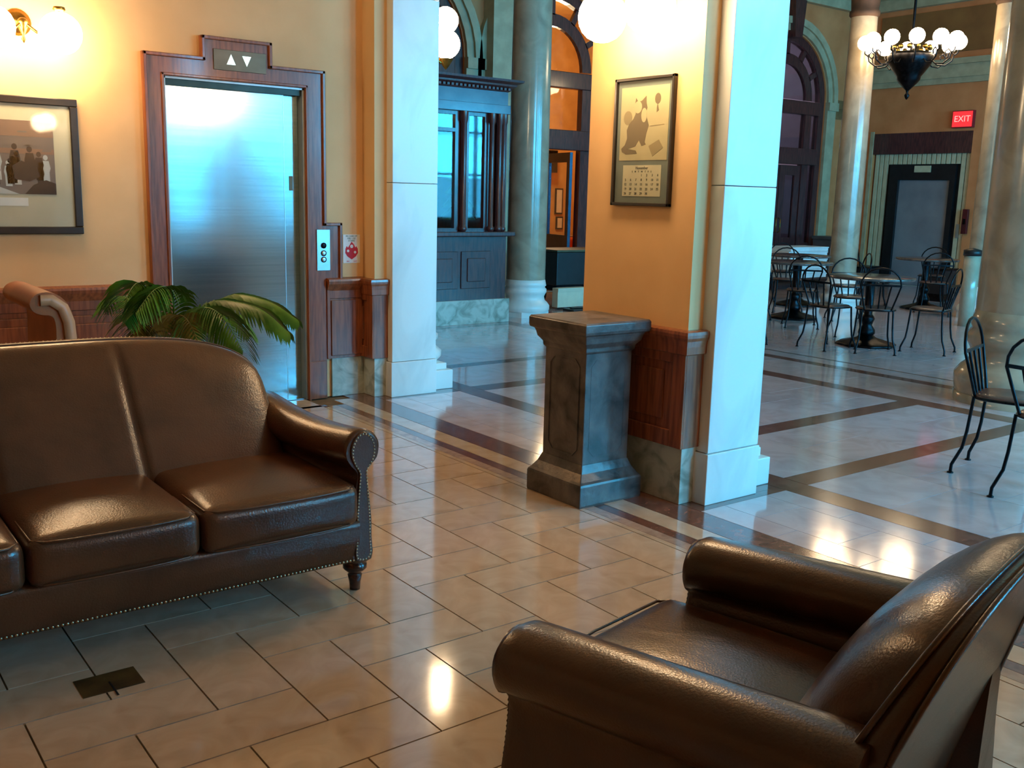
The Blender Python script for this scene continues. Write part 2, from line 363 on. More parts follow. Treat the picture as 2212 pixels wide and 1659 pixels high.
# far wall (with the second elevator) and arcade wall
XF = 17.5
S(MB().box(XF, XF+.2, -3.4, 9.57, 0, 6.0).box(XF, XF+.2, 11.56, 12.2, 0, 6.0).box(XF, XF+.2, 9.57, 11.56, 2.86, 6.0), 'wall_far', ochre)
ARC = (6.97, 9.75, 15.31); YR = 12.0; RAD = 1.16; ZS = 3.4
def arch_pts(c, r, z=ZS, n=20, a0=0., a1=pi): return [(c+r*cos(a0+(a1-a0)*i/n), z+r*sin(a0+(a1-a0)*i/n)) for i in range(n+1)]
aw = MB(); xl = 3.6
for c in ARC:
    aw.box(xl, c-RAD, YR, YR+.25, 0, 6.0); xl = c+RAD
    P = arch_pts(c, RAD)
    for p, q in zip(P, P[1:]):
        aw.add([(p[0], YR, p[1]), (q[0], YR, q[1]), (q[0], YR, 6.0), (p[0], YR, 6.0), (p[0], YR+.25, p[1]), (q[0], YR+.25, q[1]), (q[0], YR+.25, 6), (p[0], YR+.25, 6)],
               [(0, 1, 2, 3), (7, 6, 5, 4), (0, 4, 5, 1)])
aw.box(xl, 17.7, YR, YR+.25, 0, 6.0)
S(aw, 'wall_arcade', ochre)
def trim(n, mb, m): return S(mb, 'trim_%d' % n, m)
# cornices
trim(1, MB().box(XF-.10, XF, -3, 12, 3.80, 4.02).box(XF-.16, XF, -3, 12, 4.02, 4.12).box(XF-.06, XF, -3, 12, 3.70, 3.80), stone)
trim(2, MB().box(XF-.22, XF, -3, 12, 5.3, 5.55).box(XF-.12, XF, -3, 12, 5.1, 5.3).box(XF-.3, XF, -3, 12, 5.55, 5.7), stone)
trim(3, MB().box(4.03, XF, YR-.22, YR, 5.3, 5.55).box(4.03, XF, YR-.12, YR, 5.1, 5.3).box(4.03, XF, YR-.3, YR, 5.55, 5.7), stone)
trim(4, MB().box(16.72, XF, YR-.07, YR, 3.3, 3.46).box(16.72, XF, YR-.04, YR, 3.12, 3.3), mat('brown_stone', srgb(140, 100, 60), .5, col2=srgb(116, 80, 46), scale=6))
bp = MB()
for a, b in ((-2.6, 1.2), (1.6, 5.4), (5.8, 8.9), (9.2, 11.6)): bp.box(XF-.03, XF, a, b, 4.25, 5.0)
trim(5, bp, brownpl)
# archivolts and keystones
for i, c in enumerate(ARC):
    a = MB()
    for r1, r2, d in ((RAD+.02, RAD+.14, .05), (RAD+.14, RAD+.26, .09)):
        P = arch_pts(c, r1); Q = arch_pts(c, r2)
        rings = [[(p[0], YR-d, p[1]), (q[0], YR-d, q[1]), (q[0], YR, q[1]), (p[0], YR, p[1])] for p, q in zip(P, Q)]
        a.loft(rings, smooth=False)
    a.box(c-RAD-.26, c-RAD, YR-.06, YR, 0, 3.25).box(c-RAD-.29, c-RAD, YR-.1, YR, 3.25, 3.4)
    a.box(c+RAD, c+RAD+.26, YR-.06, YR, 0, 3.25).box(c+RAD, c+RAD+.29, YR-.1, YR, 3.25, 3.4)
    trim(6+i, a, stone)
    k = MB().poly([(c-.10, 4.45), (c+.10, 4.45), (c+.16, 5.1), (c-.16, 5.1)], (YR-.16, YR), 'y')
    trim(10+i, k, dwood if i == 2 else stone)

# ------------------------------------------------------------------ marble-faced piers
def pier(y0, label, sconce_side=True):
    t = thing('marble_pier', label, 'pillar', (3.556, y0, 0), 0, None)
    o = (3.556, y0, 0)
    L = lambda: MB((0, 0, 0))
    # local coords: x from 0 (lounge face)
    L().box(.0, .474, -.39, .39, .0, 3.5).build('plaster_core', plaster, t)
    for sgn in (-1, 1):
        ya, yb = (sgn*.475, sgn*.385) if sgn < 0 else (sgn*.385, sgn*.475)
        for z0, z1 in ((0, .262), (.264, 1.572), (1.575, 2.86), (2.863, 3.5)):
            e = .012 if z0 == 0 else 0
            ya2, yb2 = (ya-e, yb) if sgn < 0 else (ya, yb+e)
            L().box(.10-e, .484, ya2, yb2, z0, z1, .004).build('marble_block', marble, t)
    # hall-side half column on stepped plinth
    L().box(.484, .694, -.40, .40, 0, .15, .006).box(.484, .66, -.36, .36, .15, .20, .006).build('plinth', marble, t)
    L().lathe([(.30, .20), (.33, .23), (.33, .27), (.29, .30), (.27, .34), (.30, .37), (.30, .40), (.262, .42), (.25, .5)], 24, (.45, 0, 0), -pi/2, pi/2).build('column_base', marble, t)
    L().lathe([(.25, .5), (.245, 2), (.235, 3.5)], 24, (.45, 0, 0), -pi/2, pi/2).build('column_shaft', colm, t)
    # marble skirting and panelled wainscot around the lounge side
    L().box(-.008, .098, -.40, .40, 0, .29, .003).build('skirting', marbleG, t)
    L().box(-.022, .098, -.414, .414, .29, .80, .002).build('wainscot', oak, t)
    for sgn in ((0,)):
        L().box(-.034, -.020, -.414, -.33, .29, .80).box(-.034, -.020, .33, .414, .29, .80).box(-.034, -.020, -.33, .33, .29, .375).box(-.034, -.020, -.33, .33, .715, .80).build('panel_frame', oak, t, bevel=.004)
        L().box(-.030, -.020, -.27, .27, .42, .67, .005).build('raised_panel', oak, t)
    prof = [(0, .76), (.008, .765), (.009, .80), (.014, .83), (.020, .845), (.022, .86), (.020, .875), (.0, .88)]
    rings = []
    for d, z in prof: rings.append([(-.034-d, -.42-d, z), (.098, -.42-d, z), (.098, .42+d, z), (-.034-d, .42+d, z)])
    L().loft(rings, smooth=False).build('wainscot_cap', oak, t)
    return t
pier(3.665, 'marble pier between lounge and hall, with the framed calendar and dark stone pedestal')
pier(6.765, 'marble pier at the end of the elevator wall, left of the ticket booth')
pier(.565, 'marble pier outside the frame, nearer the street windows')
t_ = thing('marble_pier', 'marble pier beside the street wall, out of frame', 'pillar', (3.556, -2.5, 0)); MB().box(0, .48, -.475, .475, 0, 3.5).build('marble_block', marble, t_)

# ------------------------------------------------------------------ elevator wall wainscot
wt = S(MB().box(-3.5, 1.99, YW-.03, YW, .29, .80), 'wainscot_back', oak)
px = -3.45
while px < 1.95:
    x1 = min(px+.54, 1.96)
    MB().box(px+.035, x1-.035, YW-.042, YW-.028, .36, .70, .008).build('panel', oak, wt)
    MB().box(px+.085, x1-.085, YW-.052, YW-.040, .41, .65, .008).build('raised_panel', oak, wt)
    px = x1+.001
capP = [(0, .73), (.012, .735), (.012, .79), (.03, .82), (.042, .84), (.046, .86), (.042, .875), (0, .885)]
MB().loft([[(-3.5, YW-.03-d, z) for d, z in capP]+[(-3.5, YW, .885), (-3.5, YW, .73)], [(1.995, YW-.03-d, z) for d, z in capP]+[(1.995, YW, .885), (1.995, YW, .73)]], smooth=False).build('wainscot_cap', oak, wt)
S(MB().box(-3.5, 1.99, YW-.02, YW, 0, .29, .003), 'baseboard_back', marbleG)
w2 = S(MB().box(3.235, 3.535, YW-.03, YW, .29, .80), 'wainscot_right', oak)
MB().box(3.24, 3.262, YW-.045, YW-.028, .29, .86).build('panel_stile', oak, w2)
MB().box(3.275, 3.53, YW-.04, YW-.028, .31, .72, .004).build('panel', oak, w2)
MB().loft([[(3.24, YW-.03-d, z) for d, z in capP]+[(3.24, YW, .885), (3.24, YW, .73)], [(3.54, YW-.03-d, z) for d, z in capP]+[(3.54, YW, .885), (3.54, YW, .73)]], smooth=False).build('wainscot_cap', oak, w2)
S(MB().box(3.285, 3.55, YW-.02, YW, 0, .29, .003), 'baseboard_right', marbleG)

# ------------------------------------------------------------------ elevator
el = thing('elevator', 'brushed steel elevator door in a stepped red oak surround behind the sofa', 'elevator', (2.6, YW, 0))
ox, oy = 2.6, YW
def E_(): return MB((ox, oy, 0))
ou = [(1.996, 0), (1.996, 2.333), (2.37, 2.333), (2.37, 2.468), (2.85, 2.468), (2.85, 2.322), (3.238, 2.322), (3.238, 1.28), (3.362, 1.28), (3.362, .875), (3.238, .875), (3.238, 0)]
inn = [(2.125, 0), (2.125, 2.195), (3.088, 2.195), (3.088, 0)]
sl = MB((ox, oy, 0)); ya, yb = YW-.035, YW
for x0, x1, z0, z1 in ((1.996, 2.125, 0, 2.333), (3.088, 3.238, 0, 2.322), (2.125, 2.37, 2.195, 2.333), (2.37, 2.85, 2.195, 2.468), (2.85, 3.088, 2.195, 2.322), (3.238, 3.362, .875, 1.28)):
    sl.box(x0, x1, ya, yb, z0, z1)
sl.build('door_surround', oak, el)
mo = E_()
def mold(a, b, wd=.022, d=.018):
    (x0, z0), (x1, z1) = a, b
    mo.box(min(x0, x1)-wd/2, max(x0, x1)+wd/2, ya-d, ya, min(z0, z1)-wd/2, max(z0, z1)+wd/2, .004)
q = ou; ins = .011
path = [(1.996+ins, 0), (1.996+ins, 2.333-ins), (2.37+ins, 2.333-ins), (2.37+ins, 2.468-ins), (2.85-ins, 2.468-ins), (2.85-ins, 2.322-ins), (3.238-ins, 2.322-ins), (3.238-ins, 1.28-ins), (3.362-ins, 1.28-ins), (3.362-ins, .88)]
for a, b in zip(path, path[1:]): mold(a, b)
for a, b in (((2.125-ins, 0), (2.125-ins, 2.195+ins)), ((2.125-ins, 2.195+ins), (3.088+ins, 2.195+ins)), ((3.088+ins, 2.195+ins), (3.088+ins, 0))): mold(a, b, .018, .012)
mo.box(3.1, 3.228, ya-.012, ya, .0, .28, .004)
mo.build('surround_moulding', oak, el)
E_().box(2.125, 2.137, YW-.02, YW+.09, 0, 2.195).box(3.076, 3.088, YW-.02, YW+.09, 0, 2.195).box(2.125, 3.088, YW-.02, YW+.09, 2.183, 2.195).build('steel_jamb', satin, el)
E_().box(2.137, 2.955, YW+.035, YW+.055, .004, 2.183).build('door_panel', steel, el)
E_().box(2.95, 3.076, YW+.058, YW+.08, .004, 2.183).build('door_panel', steel, el)
E_().box(2.955, 2.959, YW+.033, YW+.057, .004, 2.183).build('panel_edge', steelp, el)
E_().box(2.137, 3.07, YW+.0, YW+.033, 2.145, 2.183).build('header', headm, el)
E_().box(2.137, 3.076, YW, YW+.09, 0, .006).build('sill', steelp, el)
E_().box(3.005, 3.03, YW+.054, YW+.0585, 1.50, 1.60).build('key_escutcheon', steeld, el)
ind = E_().box(2.448, 2.808, ya-.008, ya, 2.262, 2.392, .002).build('indicator_plate', steeld, el)
E_().poly([(2.535, 2.30), (2.595, 2.30), (2.565, 2.365)], (ya-.011, ya-.008), 'y').build('direction_arrow', arrow_m, ind); E_().poly([(2.642, 2.362), (2.702, 2.362), (2.672, 2.298)], (ya-.011, ya-.008), 'y').build('direction_arrow', arrow_m, ind)
cp = E_().box(3.162, 3.268, ya-.008, ya, .938, 1.232, .003).build('call_plate', steelp, el)
for z, mm in ((1.118, blackm), (1.063, steelp), (1.018, steelp)):
    E_().lathe([(.001, 0), (.017, 0), (.017, .004), (.012, .006), (.001, .006)], 20, m=Matrix.Translation((3.215, ya-.008, z)) @ Matrix.Rotation(radians(90), 4, 'X')).build('call_button', mm, cp)
    E_().lathe([(.019, 0), (.021, .004), (.019, .005), (.0185, .0)], 20, m=Matrix.Translation((3.215, ya-.008, z)) @ Matrix.Rotation(radians(90), 4, 'X')).build('button_ring', blackm, cp)

# fire notice
sg = thing('fire_notice', 'small white notice with a red flame emblem beside the elevator call plate', 'sign', (3.46, YW, 1.09))
MB().box(-.069, .069, -.004, 0, -.104, .104, .001).build('card', white, sg)
fl = [(-.052, -.03), (-.035, -.055), (0, -.078), (.035, -.055), (.052, -.03), (.05, .0), (.038, .018), (.03, .008), (.02, .03), (0, .052), (-.016, .028), (-.03, .008), (-.04, .02), (-.05, .0)]
MB().poly(fl, (-.0055, -.004), 'y').build('flame_emblem', redp, sg)
for x, z, r in ((0, .018, .013), (-.03, -.015, .010), (.027, -.025, .010)):
    MB().poly([(x+r*cos(a*pi/5), z+r*sin(a*pi/5)) for a in range(10)], (-.0065, -.0055), 'y').build('emblem_spot', white, sg)
for i, s_ in enumerate(('IN CASE OF', 'FIRE USE', 'STAIRS')): text(s_, .018, (0, -.0045, .092-.017*i), (pi/2, 0, 0), greenp, sg)
text('FIRE', .013, (-.03, -.0045, -.092), (pi/2, 0, 0), redp, sg); text('EXIT', .013, (.03, -.0045, -.092), (pi/2, 0, 0), redp, sg)

# ------------------------------------------------------------------ framed photograph on the left wall
fr = thing('framed_photograph', 'black framed old street photograph of a crowd, on the wall left of the elevator', 'picture', (.95, YW, 1.605))
W_, H_ = .648, .402
fm = MB()
for a in ((-W_, W_, H_-.045, H_), (-W_, W_, -H_, -H_+.045), (-W_, -W_+.045, -H_+.045, H_-.045), (W_-.045, W_, -H_+.045, H_-.045)): fm.box(a[0], a[1], -.03, 0, a[2], a[3], .005)
fm.build('frame', gold, fr)
MB().box(-W_+.045, W_-.045, -.014, -.01, -H_+.045, H_-.045).build('mat_board', matb, fr)
pr = MB().box(-.5, .505, -.0155, -.014, -.165, .262).build('photo_print', p_mid, fr)
q = MB().box(-.5, .505, -.0165, -.0155, .17, .262).box(-.5, .505, -.0165, -.0155, .07, .10); q.build('storefront', p_brown, pr)
q = MB()
for i in range(34):
    x = random.uniform(-.48, .46); z = random.uniform(.08, .2); q.box(x, x+.05, -.017, -.0165, z, z+.008)
q.build('sign_band', p_mid, pr)
def person2d(b, x, z, s, flip=1):
    b.poly([(x-.3*s, z), (x-.34*s, z+1.1*s), (x-.42*s, z+1.5*s), (x-.28*s, z+2.1*s), (x+.28*s, z+2.1*s), (x+.42*s, z+1.4*s), (x+.3*s, z+1.0*s), (x+.33*s, z)], (-.0172, -.0165), 'y')
    b.poly([(x+.22*s*cos(a*pi/4), z+2.4*s+.26*s*sin(a*pi/4)) for a in range(8)], (-.0172, -.0165), 'y')
for mm, n in ((p_light, 9), (p_dark, 10), (p_mid, 5), (p_light, 6), (p_dark, 5)):
    q = MB()
    for i in range(n): person2d(q, random.uniform(-.46, .46), random.uniform(-.13, -.06), random.uniform(.05, .075))
    q.build('crowd', mm, pr)
MB().poly([(-.5, -.165), (.30, -.165), (.10, -.09), (-.2, -.04), (-.5, -.05)], (-.0172, -.0165), 'y').build('pavement', p_light, pr)
MB().poly([(.27, .0), (.32, .03), (.40, .0), (.42, -.06), (.36, -.09), (.28, -.08)], (-.0178, -.017), 'y').poly([(.33, -.165), (.38, -.11), (.45, -.08), (.505, -.1), (.505, -.165)], (-.0178, -.017), 'y').build('carriage', p_dark, pr)
MB().box(.17, .345, -.0155, -.014, -.235, -.187).build('caption_label', white, fr)
MB().box(-W_+.046, W_-.046, -.020, -.0185, -H_+.046, H_-.046).build('glass', pane, fr)

# ------------------------------------------------------------------ framed calendar on the pier
ca = thing('framed_calendar', 'narrow black framed wall calendar with a sepia cat drawing, on the pier plaster', 'calendar', (3.556, 3.64, 1.78), -pi/2)
# local: x -> -y world (right in view), y -> depth (+x world); face at local -y
HW, HH = .207, .313
fm = MB()
for a in ((-HW, HW, HH-.016, HH), (-HW, HW, -HH, -HH+.016), (-HW, -HW+.016, -HH, HH), (HW-.016, HW, -HH, HH)): fm.box(a[0], a[1], -.025, 0, a[2], a[3], .003)
fm.build('frame', gold, ca)
MB().box(-HW+.016, HW-.016, -.008, -.005, -HH+.016, HH-.016).build('mat_board', matg, ca)
cpn = MB().box(-.168, .168, -.010, -.008, -.088, .268).build('picture_print', sepia, ca)
y2 = (-.011, -.010)
cat = [(-.150, -.045), (-.155, -.030), (-.13, -.012), (-.115, .02), (-.12, .06), (-.105, .09), (-.075, .115), (-.06, .14), (-.07, .175), (-.062, .215), (-.045, .195), (-.02, .2), (.01, .222), (.012, .19), (.02, .165), (.01, .14), (.02, .115), (.035, .08), (.02, .04), (.012, .0), (.02, -.012), (-.01, -.018), (-.03, .01), (-.055, -.02), (-.11, -.03), (-.05, -.04), (-.04, -.055), (-.12, -.058)]
MB().poly(cat, y2, 'y').build('cat_drawing', sepd, cpn)
def ell(x, z, a, b, n=14): return [(x+a*cos(2*pi*i/n), z+b*sin(2*pi*i/n)) for i in range(n)]
MB().poly(ell(-.045, .17, .028, .03), (-.0115, -.011), 'y').poly(ell(.0, .13, .02, .035), (-.0115, -.011), 'y').build('pale_fur', sepia, cpn)
MB().poly(ell(-.115, .12, .03, .035), (-.0108, -.0102), 'y').poly([(.04, -.02), (.11, .01), (.14, -.03), (.07, -.07)], y2, 'y').poly([(.045, .075), (.14, .08), (.14, .083), (.045, .078)], y2, 'y').build('grey_shapes', sepm, cpn)
MB().poly(ell(.09, .205, .02, .026), y2, 'y').poly([(.09, .18), (.1, .15), (.085, .14), (.085, .165)], y2, 'y').build('small_sketch', sepd, cpn)
pg = MB().box(-.135, .135, -.010, -.008, -.265, -.112).build('date_page', paper, ca)
text('November', .020, (0, -.0105, -.126), (pi/2, 0, 0), ink, pg)
text('S    M    T    W    T    F    S', .0125, (0, -.0105, -.144), (pi/2, 0, 0), ink, pg)
d = 1
for r_ in range(5):
    for c_ in range(7):
        if r_ == 0 and c_ < 3: continue
        if d > 30: break
        text(str(d), .017, (-.114+.038*c_, -.0105, -.162-.0225*r_), (pi/2, 0, 0), ink, pg, 'date_number'); d += 1
MB().box(-HW+.017, HW-.017, -.0165, -.0155, -HH+.017, HH-.017).build('glass', paneM, ca)

# ------------------------------------------------------------------ stone pedestal
pd = thing('stone_pedestal', 'square dark slate pedestal with moulded cap and base against the pier', 'pedestal', (3.284, 3.69, 0))
def sq(b, prof, w0, d0, smooth=False):
    b.loft([[(-w0-d, -d0-d, z), (w0+d, -d0-d, z), (w0+d, d0+d, z), (-w0-d, d0+d, z)] for d, z in prof], smooth=smooth)
w0, d0 = .154, .158
b = MB(); sq(b, [(.052, 0), (.054, .01), (.054, .105), (.050, .115), (.040, .125), (.016, .16), (.004, .19), (0, .2)], w0, d0); b.build('base', slate, pd, bevel=.004)
b = MB(); sq(b, [(-.002, .2), (-.002, .755)], w0, d0); b.build('shaft', slate, pd, bevel=.004)
b = MB(); sq(b, [(0, .755), (.008, .765), (.010, .785), (.03, .81), (.036, .835), (.04, .845), (.042, .850), (.058, .856), (.062, .87), (.062, .905), (.055, .914)], w0, d0); b.build('cap', slate, pd, bevel=.003)
def panel_ring(b, wdt, z0, z1, t=.006, ch=.035):
    o = [(-wdt, z0+ch), (-wdt+ch, z0), (wdt-ch, z0), (wdt, z0+ch), (wdt, z1-ch), (wdt-ch, z1), (-wdt+ch, z1), (-wdt, z1-ch)]
    i = [(x*(1-t/abs(wdt)*1.0), (z-(z0+z1)/2)*(1-t*2/(z1-z0))+(z0+z1)/2) for x, z in o]; return o, i
for k in range(4):
    o_, i_ = panel_ring(None, .115, .235, .725)
    rings = [[(p[0], -w0-.003, p[1]), (q[0], -w0-.003, q[1]), (q[0], -w0+.003, q[1]), (p[0], -w0+.003, p[1])] for p, q in zip(o_, i_)]
    MB().loft(rings, loop=True, smooth=False, m=Matrix.Rotation(k*pi/2, 4, 'Z')).build('panel_border', slate, pd)

# ------------------------------------------------------------------ sconces
def sconce(loc, rotz, label, n=2, spread=.21, out=.25, gr=.118, drop=-.07, group='brass wall sconces with lit globes'):
    t = thing('wall_sconce', label, 'wall lamp', loc, rotz, group)   # local -y away from the wall
    MB().lathe([(.001, 0), (.07, 0), (.075, .01), (.05, .02), (.03, .04), (.001, .045)], 20, m=Matrix.Rotation(pi/2, 4, 'X')).build('backplate', brass, t)
    MB().tube([(0, 0, 0), (0, -.08, -.02), (0, -out*.6, .0)], .012).sphere((0, -out*.6, -.02), .03).lathe([(.001, -.13), (.012, -.11), (.006, -.09), (.02, -.06), (.03, -.03), (.02, 0)], 12, (0, -out*.6, 0)).build('stem', brass, t)
    for i in range(n):
        x = -spread+2*spread*i/(n-1)
        MB().tube([(0, -out*.6, -.01), (x*.35, -out*.8, -.07), (x*.75, -out*.95, -.06), (x, -out, .04), (x, -out, .06)], .008).lathe([(.02, .05), (.035, .06), (.03, .075)], 14, (x, -out, 0)).build('arm', brass, t)
        MB().sphere((x, -out, drop), gr, 18, 10).build('globe', globe_m, t)
    return t
sconce((1.30, YW, 2.42), 0, 'brass sconce with glowing globes on the wall above the framed photograph', spread=.175)
sconce((3.556, 3.55, 2.42), -pi/2, 'brass sconce with glowing globes on the pier above the calendar', spread=.16)
sconce((3.556, -2.3, 2.42), -pi/2, 'brass sconce on the last pier by the street wall, outside the frame', spread=.2)
gl = thing('globe_lamp', 'pair of stacked white globes glowing beside the left pier in front of the ticket booth', 'wall lamp', (4.27, 6.70, 2.6))
MB().tube([(-.02, .02, -.06), (.05, 0, -.1), (.09, -.01, -.08)], .012).lathe([(.001, -.15), (.02, -.13), (.05, -.085), (.06, -.07)], 16, (.09, -.01, 0)).build('bracket', brass, gl)
MB().sphere((.09, -.01, .04), .11, 20, 12).build('globe', globe_m, gl)
MB().sphere((.07, -.03, .21), .10, 20, 12).build('globe', globe_m, gl)

# ------------------------------------------------------------------ upholstery helpers
def cushion(b, x0, x1, y0, y1, z0, z1, r=.045, crown=.02, n=14, puff=.012):
    hx, hy, hz = (x1-x0)/2, (y1-y0)/2, (z1-z0)/2; cx, cy, cz = (x0+x1)/2, (y0+y1)/2, (z0+z1)/2
    bm = bmesh.new(); bmesh.ops.create_cube(bm, size=2); bmesh.ops.subdivide_edges(bm, edges=bm.edges[:], cuts=n, use_grid_fill=True)
    for v in bm.verts:
        u = Vector((v.co.x, v.co.y, v.co.z))
        # cluster samples toward the edges
        s_ = lambda a: (abs(a)**.6)*(1 if a >= 0 else -1)
        p = Vector((s_(u.x)*hx, s_(u.y)*hy, s_(u.z)*hz))
        q = Vector((max(-hx+r, min(hx-r, p.x)), max(-hy+r, min(hy-r, p.y)), max(-hz+r, min(hz-r, p.z))))
        dd = p-q
        if dd.length > 1e-9: p = q+dd.normalized()*r
        fx = 1-(p.x/hx)**2; fy = 1-(p.y/hy)**2; fz = 1-(p.z/hz)**2
        p.z += (crown if p.z > 0 else -crown*.3)*max(fx, 0)*max(fy, 0)*abs(p.z/hz)
        p.y += puff*max(fx, 0)**.5*max(fz, 0)*(p.y/hy); p.x += puff*.5*max(fy, 0)**.5*max(fz, 0)*(p.x/hx)
        v.co = p+Vector((cx, cy, cz))
    bm.verts.index_update(); b.add([v.co.copy() for v in bm.verts], [[v.index for v in f.verts] for f in bm.faces], True); bm.free(); return b
def back_shell(b, xa, xb, zb, ztop, yf, yr, puff=.05, nx=40, nz=18, seams=(), pu=6, pv=8):
    F = []; Rr = []
    for i in range(nx+1):
        u = -cos(pi*i/nx); x = (xa+xb)/2+(xb-xa)/2*u
        zt = ztop(u); colf = []; colr = []
        for j in range(nz+1):
            v = (1-cos(pi*j/nz))/2; z = zb+(zt-zb)*v
            e = min(1, max(0, (1-abs(u)**pu))) ** .5 * (max(0, 1-v**pv)) ** .5
            s_ = 1
            for sx in seams: s_ = min(s_, .62+.38*min(1, (abs(x-sx)/.028)**.5))
            colf.append(Vector((x, yf(z)-puff*e*s_, z))); colr.append(Vector((x, yr(z), z)))
        F.append(colf); Rr.append(colr)
    V = []; Q = []; n1 = nz+1
    for c in F: V += c
    off = len(V)
    for c in Rr: V += c
    for i in range(nx):
        for j in range(nz):
            a = i*n1+j; Q.append((a, a+n1, a+n1+1, a+1)); Q.append((off+a, off+a+1, off+a+n1+1, off+a+n1))
    for i in range(nx):
        a = i*n1+nz; Q.append((a, a+n1, off+a+n1, off+a)); a = i*n1; Q.append((a, off+a, off+a+n1, a+n1))
    for j in range(nz):
        Q.append((j, j+1, off+j+1, off+j)); a = nx*n1+j; Q.append((a, off+a, off+a+1, a+1))
    b.add(V, Q, True); return b
def smooth_closed(pts, n=4):
    out = []; N = len(pts)
    for i in range(N):
        p0, p1, p2, p3 = [Vector(pts[(i+k-1) % N]) for k in range(4)]
        for j in range(n):
            t = j/n
            out.append(.5*((2*p1)+(p2-p0)*t+(2*p0-5*p1+4*p2-p3)*t*t+(3*p1-p0-3*p2+p3)*t**3))
    return out
ARMP = [(-.045, .14), (-.046, .22), (-.044, .30), (-.032, .42), (-.024, .49), (-.052, .525), (-.073, .565), (-.068, .605), (-.04, .64), (0, .652), (.042, .636), (.068, .595), (.062, .548), (.03, .515), (.016, .49), (.026, .40), (.036, .30), (.037, .22), (.036, .14)]
LEGP = [(.001, 0), (.020, 0), (.022, .03), (.028, .06), (.022, .066), (.030, .072), (.046, .088), (.046, .104), (.030, .118), (.036, .122), (.040, .135), (.040, .150), (.001, .152)]
def nails(b, pts, r=.0042, gap=.0125, nrm=(0, -1, 0)):
    P = [Vector(p) for p in pts]; acc = 0; nv = Vector(nrm)
    for a, c in zip(P, P[1:]):
        L_ = (c-a).length; t = acc
        while t < L_:
            p = a+(c-a)*(t/L_)
            u = nv.cross(Vector((.3, .2, .9))).normalized(); w_ = nv.cross(u)
            ring = [p+u*r*cos(k*pi/3)+w_*r*sin(k*pi/3) for k in range(6)]
            b.add(ring+[p+nv*r*.8], [(k, (k+1) % 6, 6) for k in range(6)], True); t += gap
        acc = t-L_

# ------------------------------------------------------------------ sofa
CX = .805
sf = thing('leather_sofa', 'three-seat chestnut leather sofa with rolled arms, camel back and nailhead trim', 'sofa', (CX, 3.6, 0))
SO = (CX, 3.6, 0)
for a, c in ((-.03, .532), (.542, 1.06), (1.07, 1.642)):
    b = MB(SO); cushion(b, a, c, 3.05, 3.66, .305, .462, .038, .03); o = b.build('seat_cushion', leather, sf)
    # welt piping along the front edges
    pb = MB(SO)
    for z in (.452, .318):
        pts = [(a+.012, 3.3, z), (a+.012, 3.085, z), (a+.045, 3.052, z)]+[(a+.045+(c-a-.09)*k/6, 3.046-.010*sin(pi*k/6), z) for k in range(1, 6)]+[(c-.045, 3.052, z), (c-.012, 3.085, z), (c-.012, 3.3, z)]
        pb.tube(pts, .0042, 6)
    pb.build('piping', leather, o)
b = MB(SO); back_shell(b, .0, 1.61, .30, lambda u: .66+.25*(max(0, 1-abs(u)**3.2))**.30, lambda z: 3.60+.33*max(0, z-.40)/.45, lambda z: 4.03+.05*(z-.3), .06, 200, 22, seams=(1.05, .56))
bk = b.build('backrest', leather, sf)
pb = MB(SO)
pts = []
for i in range(41):
    u = -cos(pi*i/40); x = .805+.805*u; z = .66+.25*(max(0, 1-abs(u)**3.2))**.30; pts.append((x, 3.60+.33*(z-.40)/.45+.02, z+.001))
pb.tube(pts, .006, 6); pb.build('piping', leather, bk)
nb = MB(SO); nails(nb, [(p[0], p[1]+.04, p[2]+.002) for p in pts], .004, .016, (0, 0, 1)); nb.build('nailheads', nail, bk, kind='stuff')
# apron below the cushions
b = MB(SO); rings = []
for i in range(25):
    x = -.06+1.73*i/24
    dz = .012*sin(pi*i/24)
    prof = [(3.125, .312), (3.108, .305), (3.102, .28), (3.108, .22), (3.118, .17), (3.124, .145+dz*0), (3.14, .140), (3.9, .140), (3.9, .312)]
    rings.append([(x, y, z) for y, z in prof])
b.loft(rings); b.build('front_apron', leather, sf)
nb = MB(SO); nails(nb, [(-.06, 3.119, .152), (1.655, 3.119, .152)], .0048, .0145); nb.build('nailheads', nail, sf, kind='stuff')
for sgn in (-1, 1):
    PR = smooth_closed(ARMP, 3); ax = CX+sgn*.885
    b = MB(SO); rings = []
    ysq = [3.118, 3.122, 3.135, 3.2, 3.3, 3.4, 3.5, 3.6, 3.7, 3.8, 3.9, 3.98, 4.0]
    for y in ysq:
        t_ = max(0, (y-3.12)/.88); offx = -.065*t_**1.6; sc = 1 if y > 3.13 else (.93 if y < 3.12 else .985)
        dz = .02*(t_**2)-.028*sin(pi*min(1, t_*1.1))
        if y > 3.97: sc = .9
        rings.append([(ax+sgn*(p.x*(1+.35*t_ if p.y > .5 else 1+1.2*t_ if p.x < 0 else 1)*sc+offx), y, .40+(p.y-.40)*sc+(dz if p.y > .45 else 0)) for p in PR])
    b.loft(rings); am = b.build('arm', leather, sf)
    # front scroll panel with nails
    inner = [(p.x*.72, .40+(p.y-.40)*.955) for p in PR]
    b = MB(SO); b.loft([[(ax+sgn*x, 3.119, z) for x, z in inner], [(ax+sgn*x*.95, 3.110, .4+(z-.4)*.99) for x, z in inner]]); b.build('scroll_panel', leather, am)
    nb = MB(SO); ring = [(ax+sgn*x*.86, 3.109, .4+(z-.4)*.97) for x, z in inner]
    nails(nb, ring+[ring[0]], .0042, .0125); nb.build('nailheads', nail, am, kind='stuff')
    for y in (3.205, 3.93):
        MB(SO).lathe(LEGP, 18, (CX+sgn*.895, y, 0)).build('leg', footw, sf)

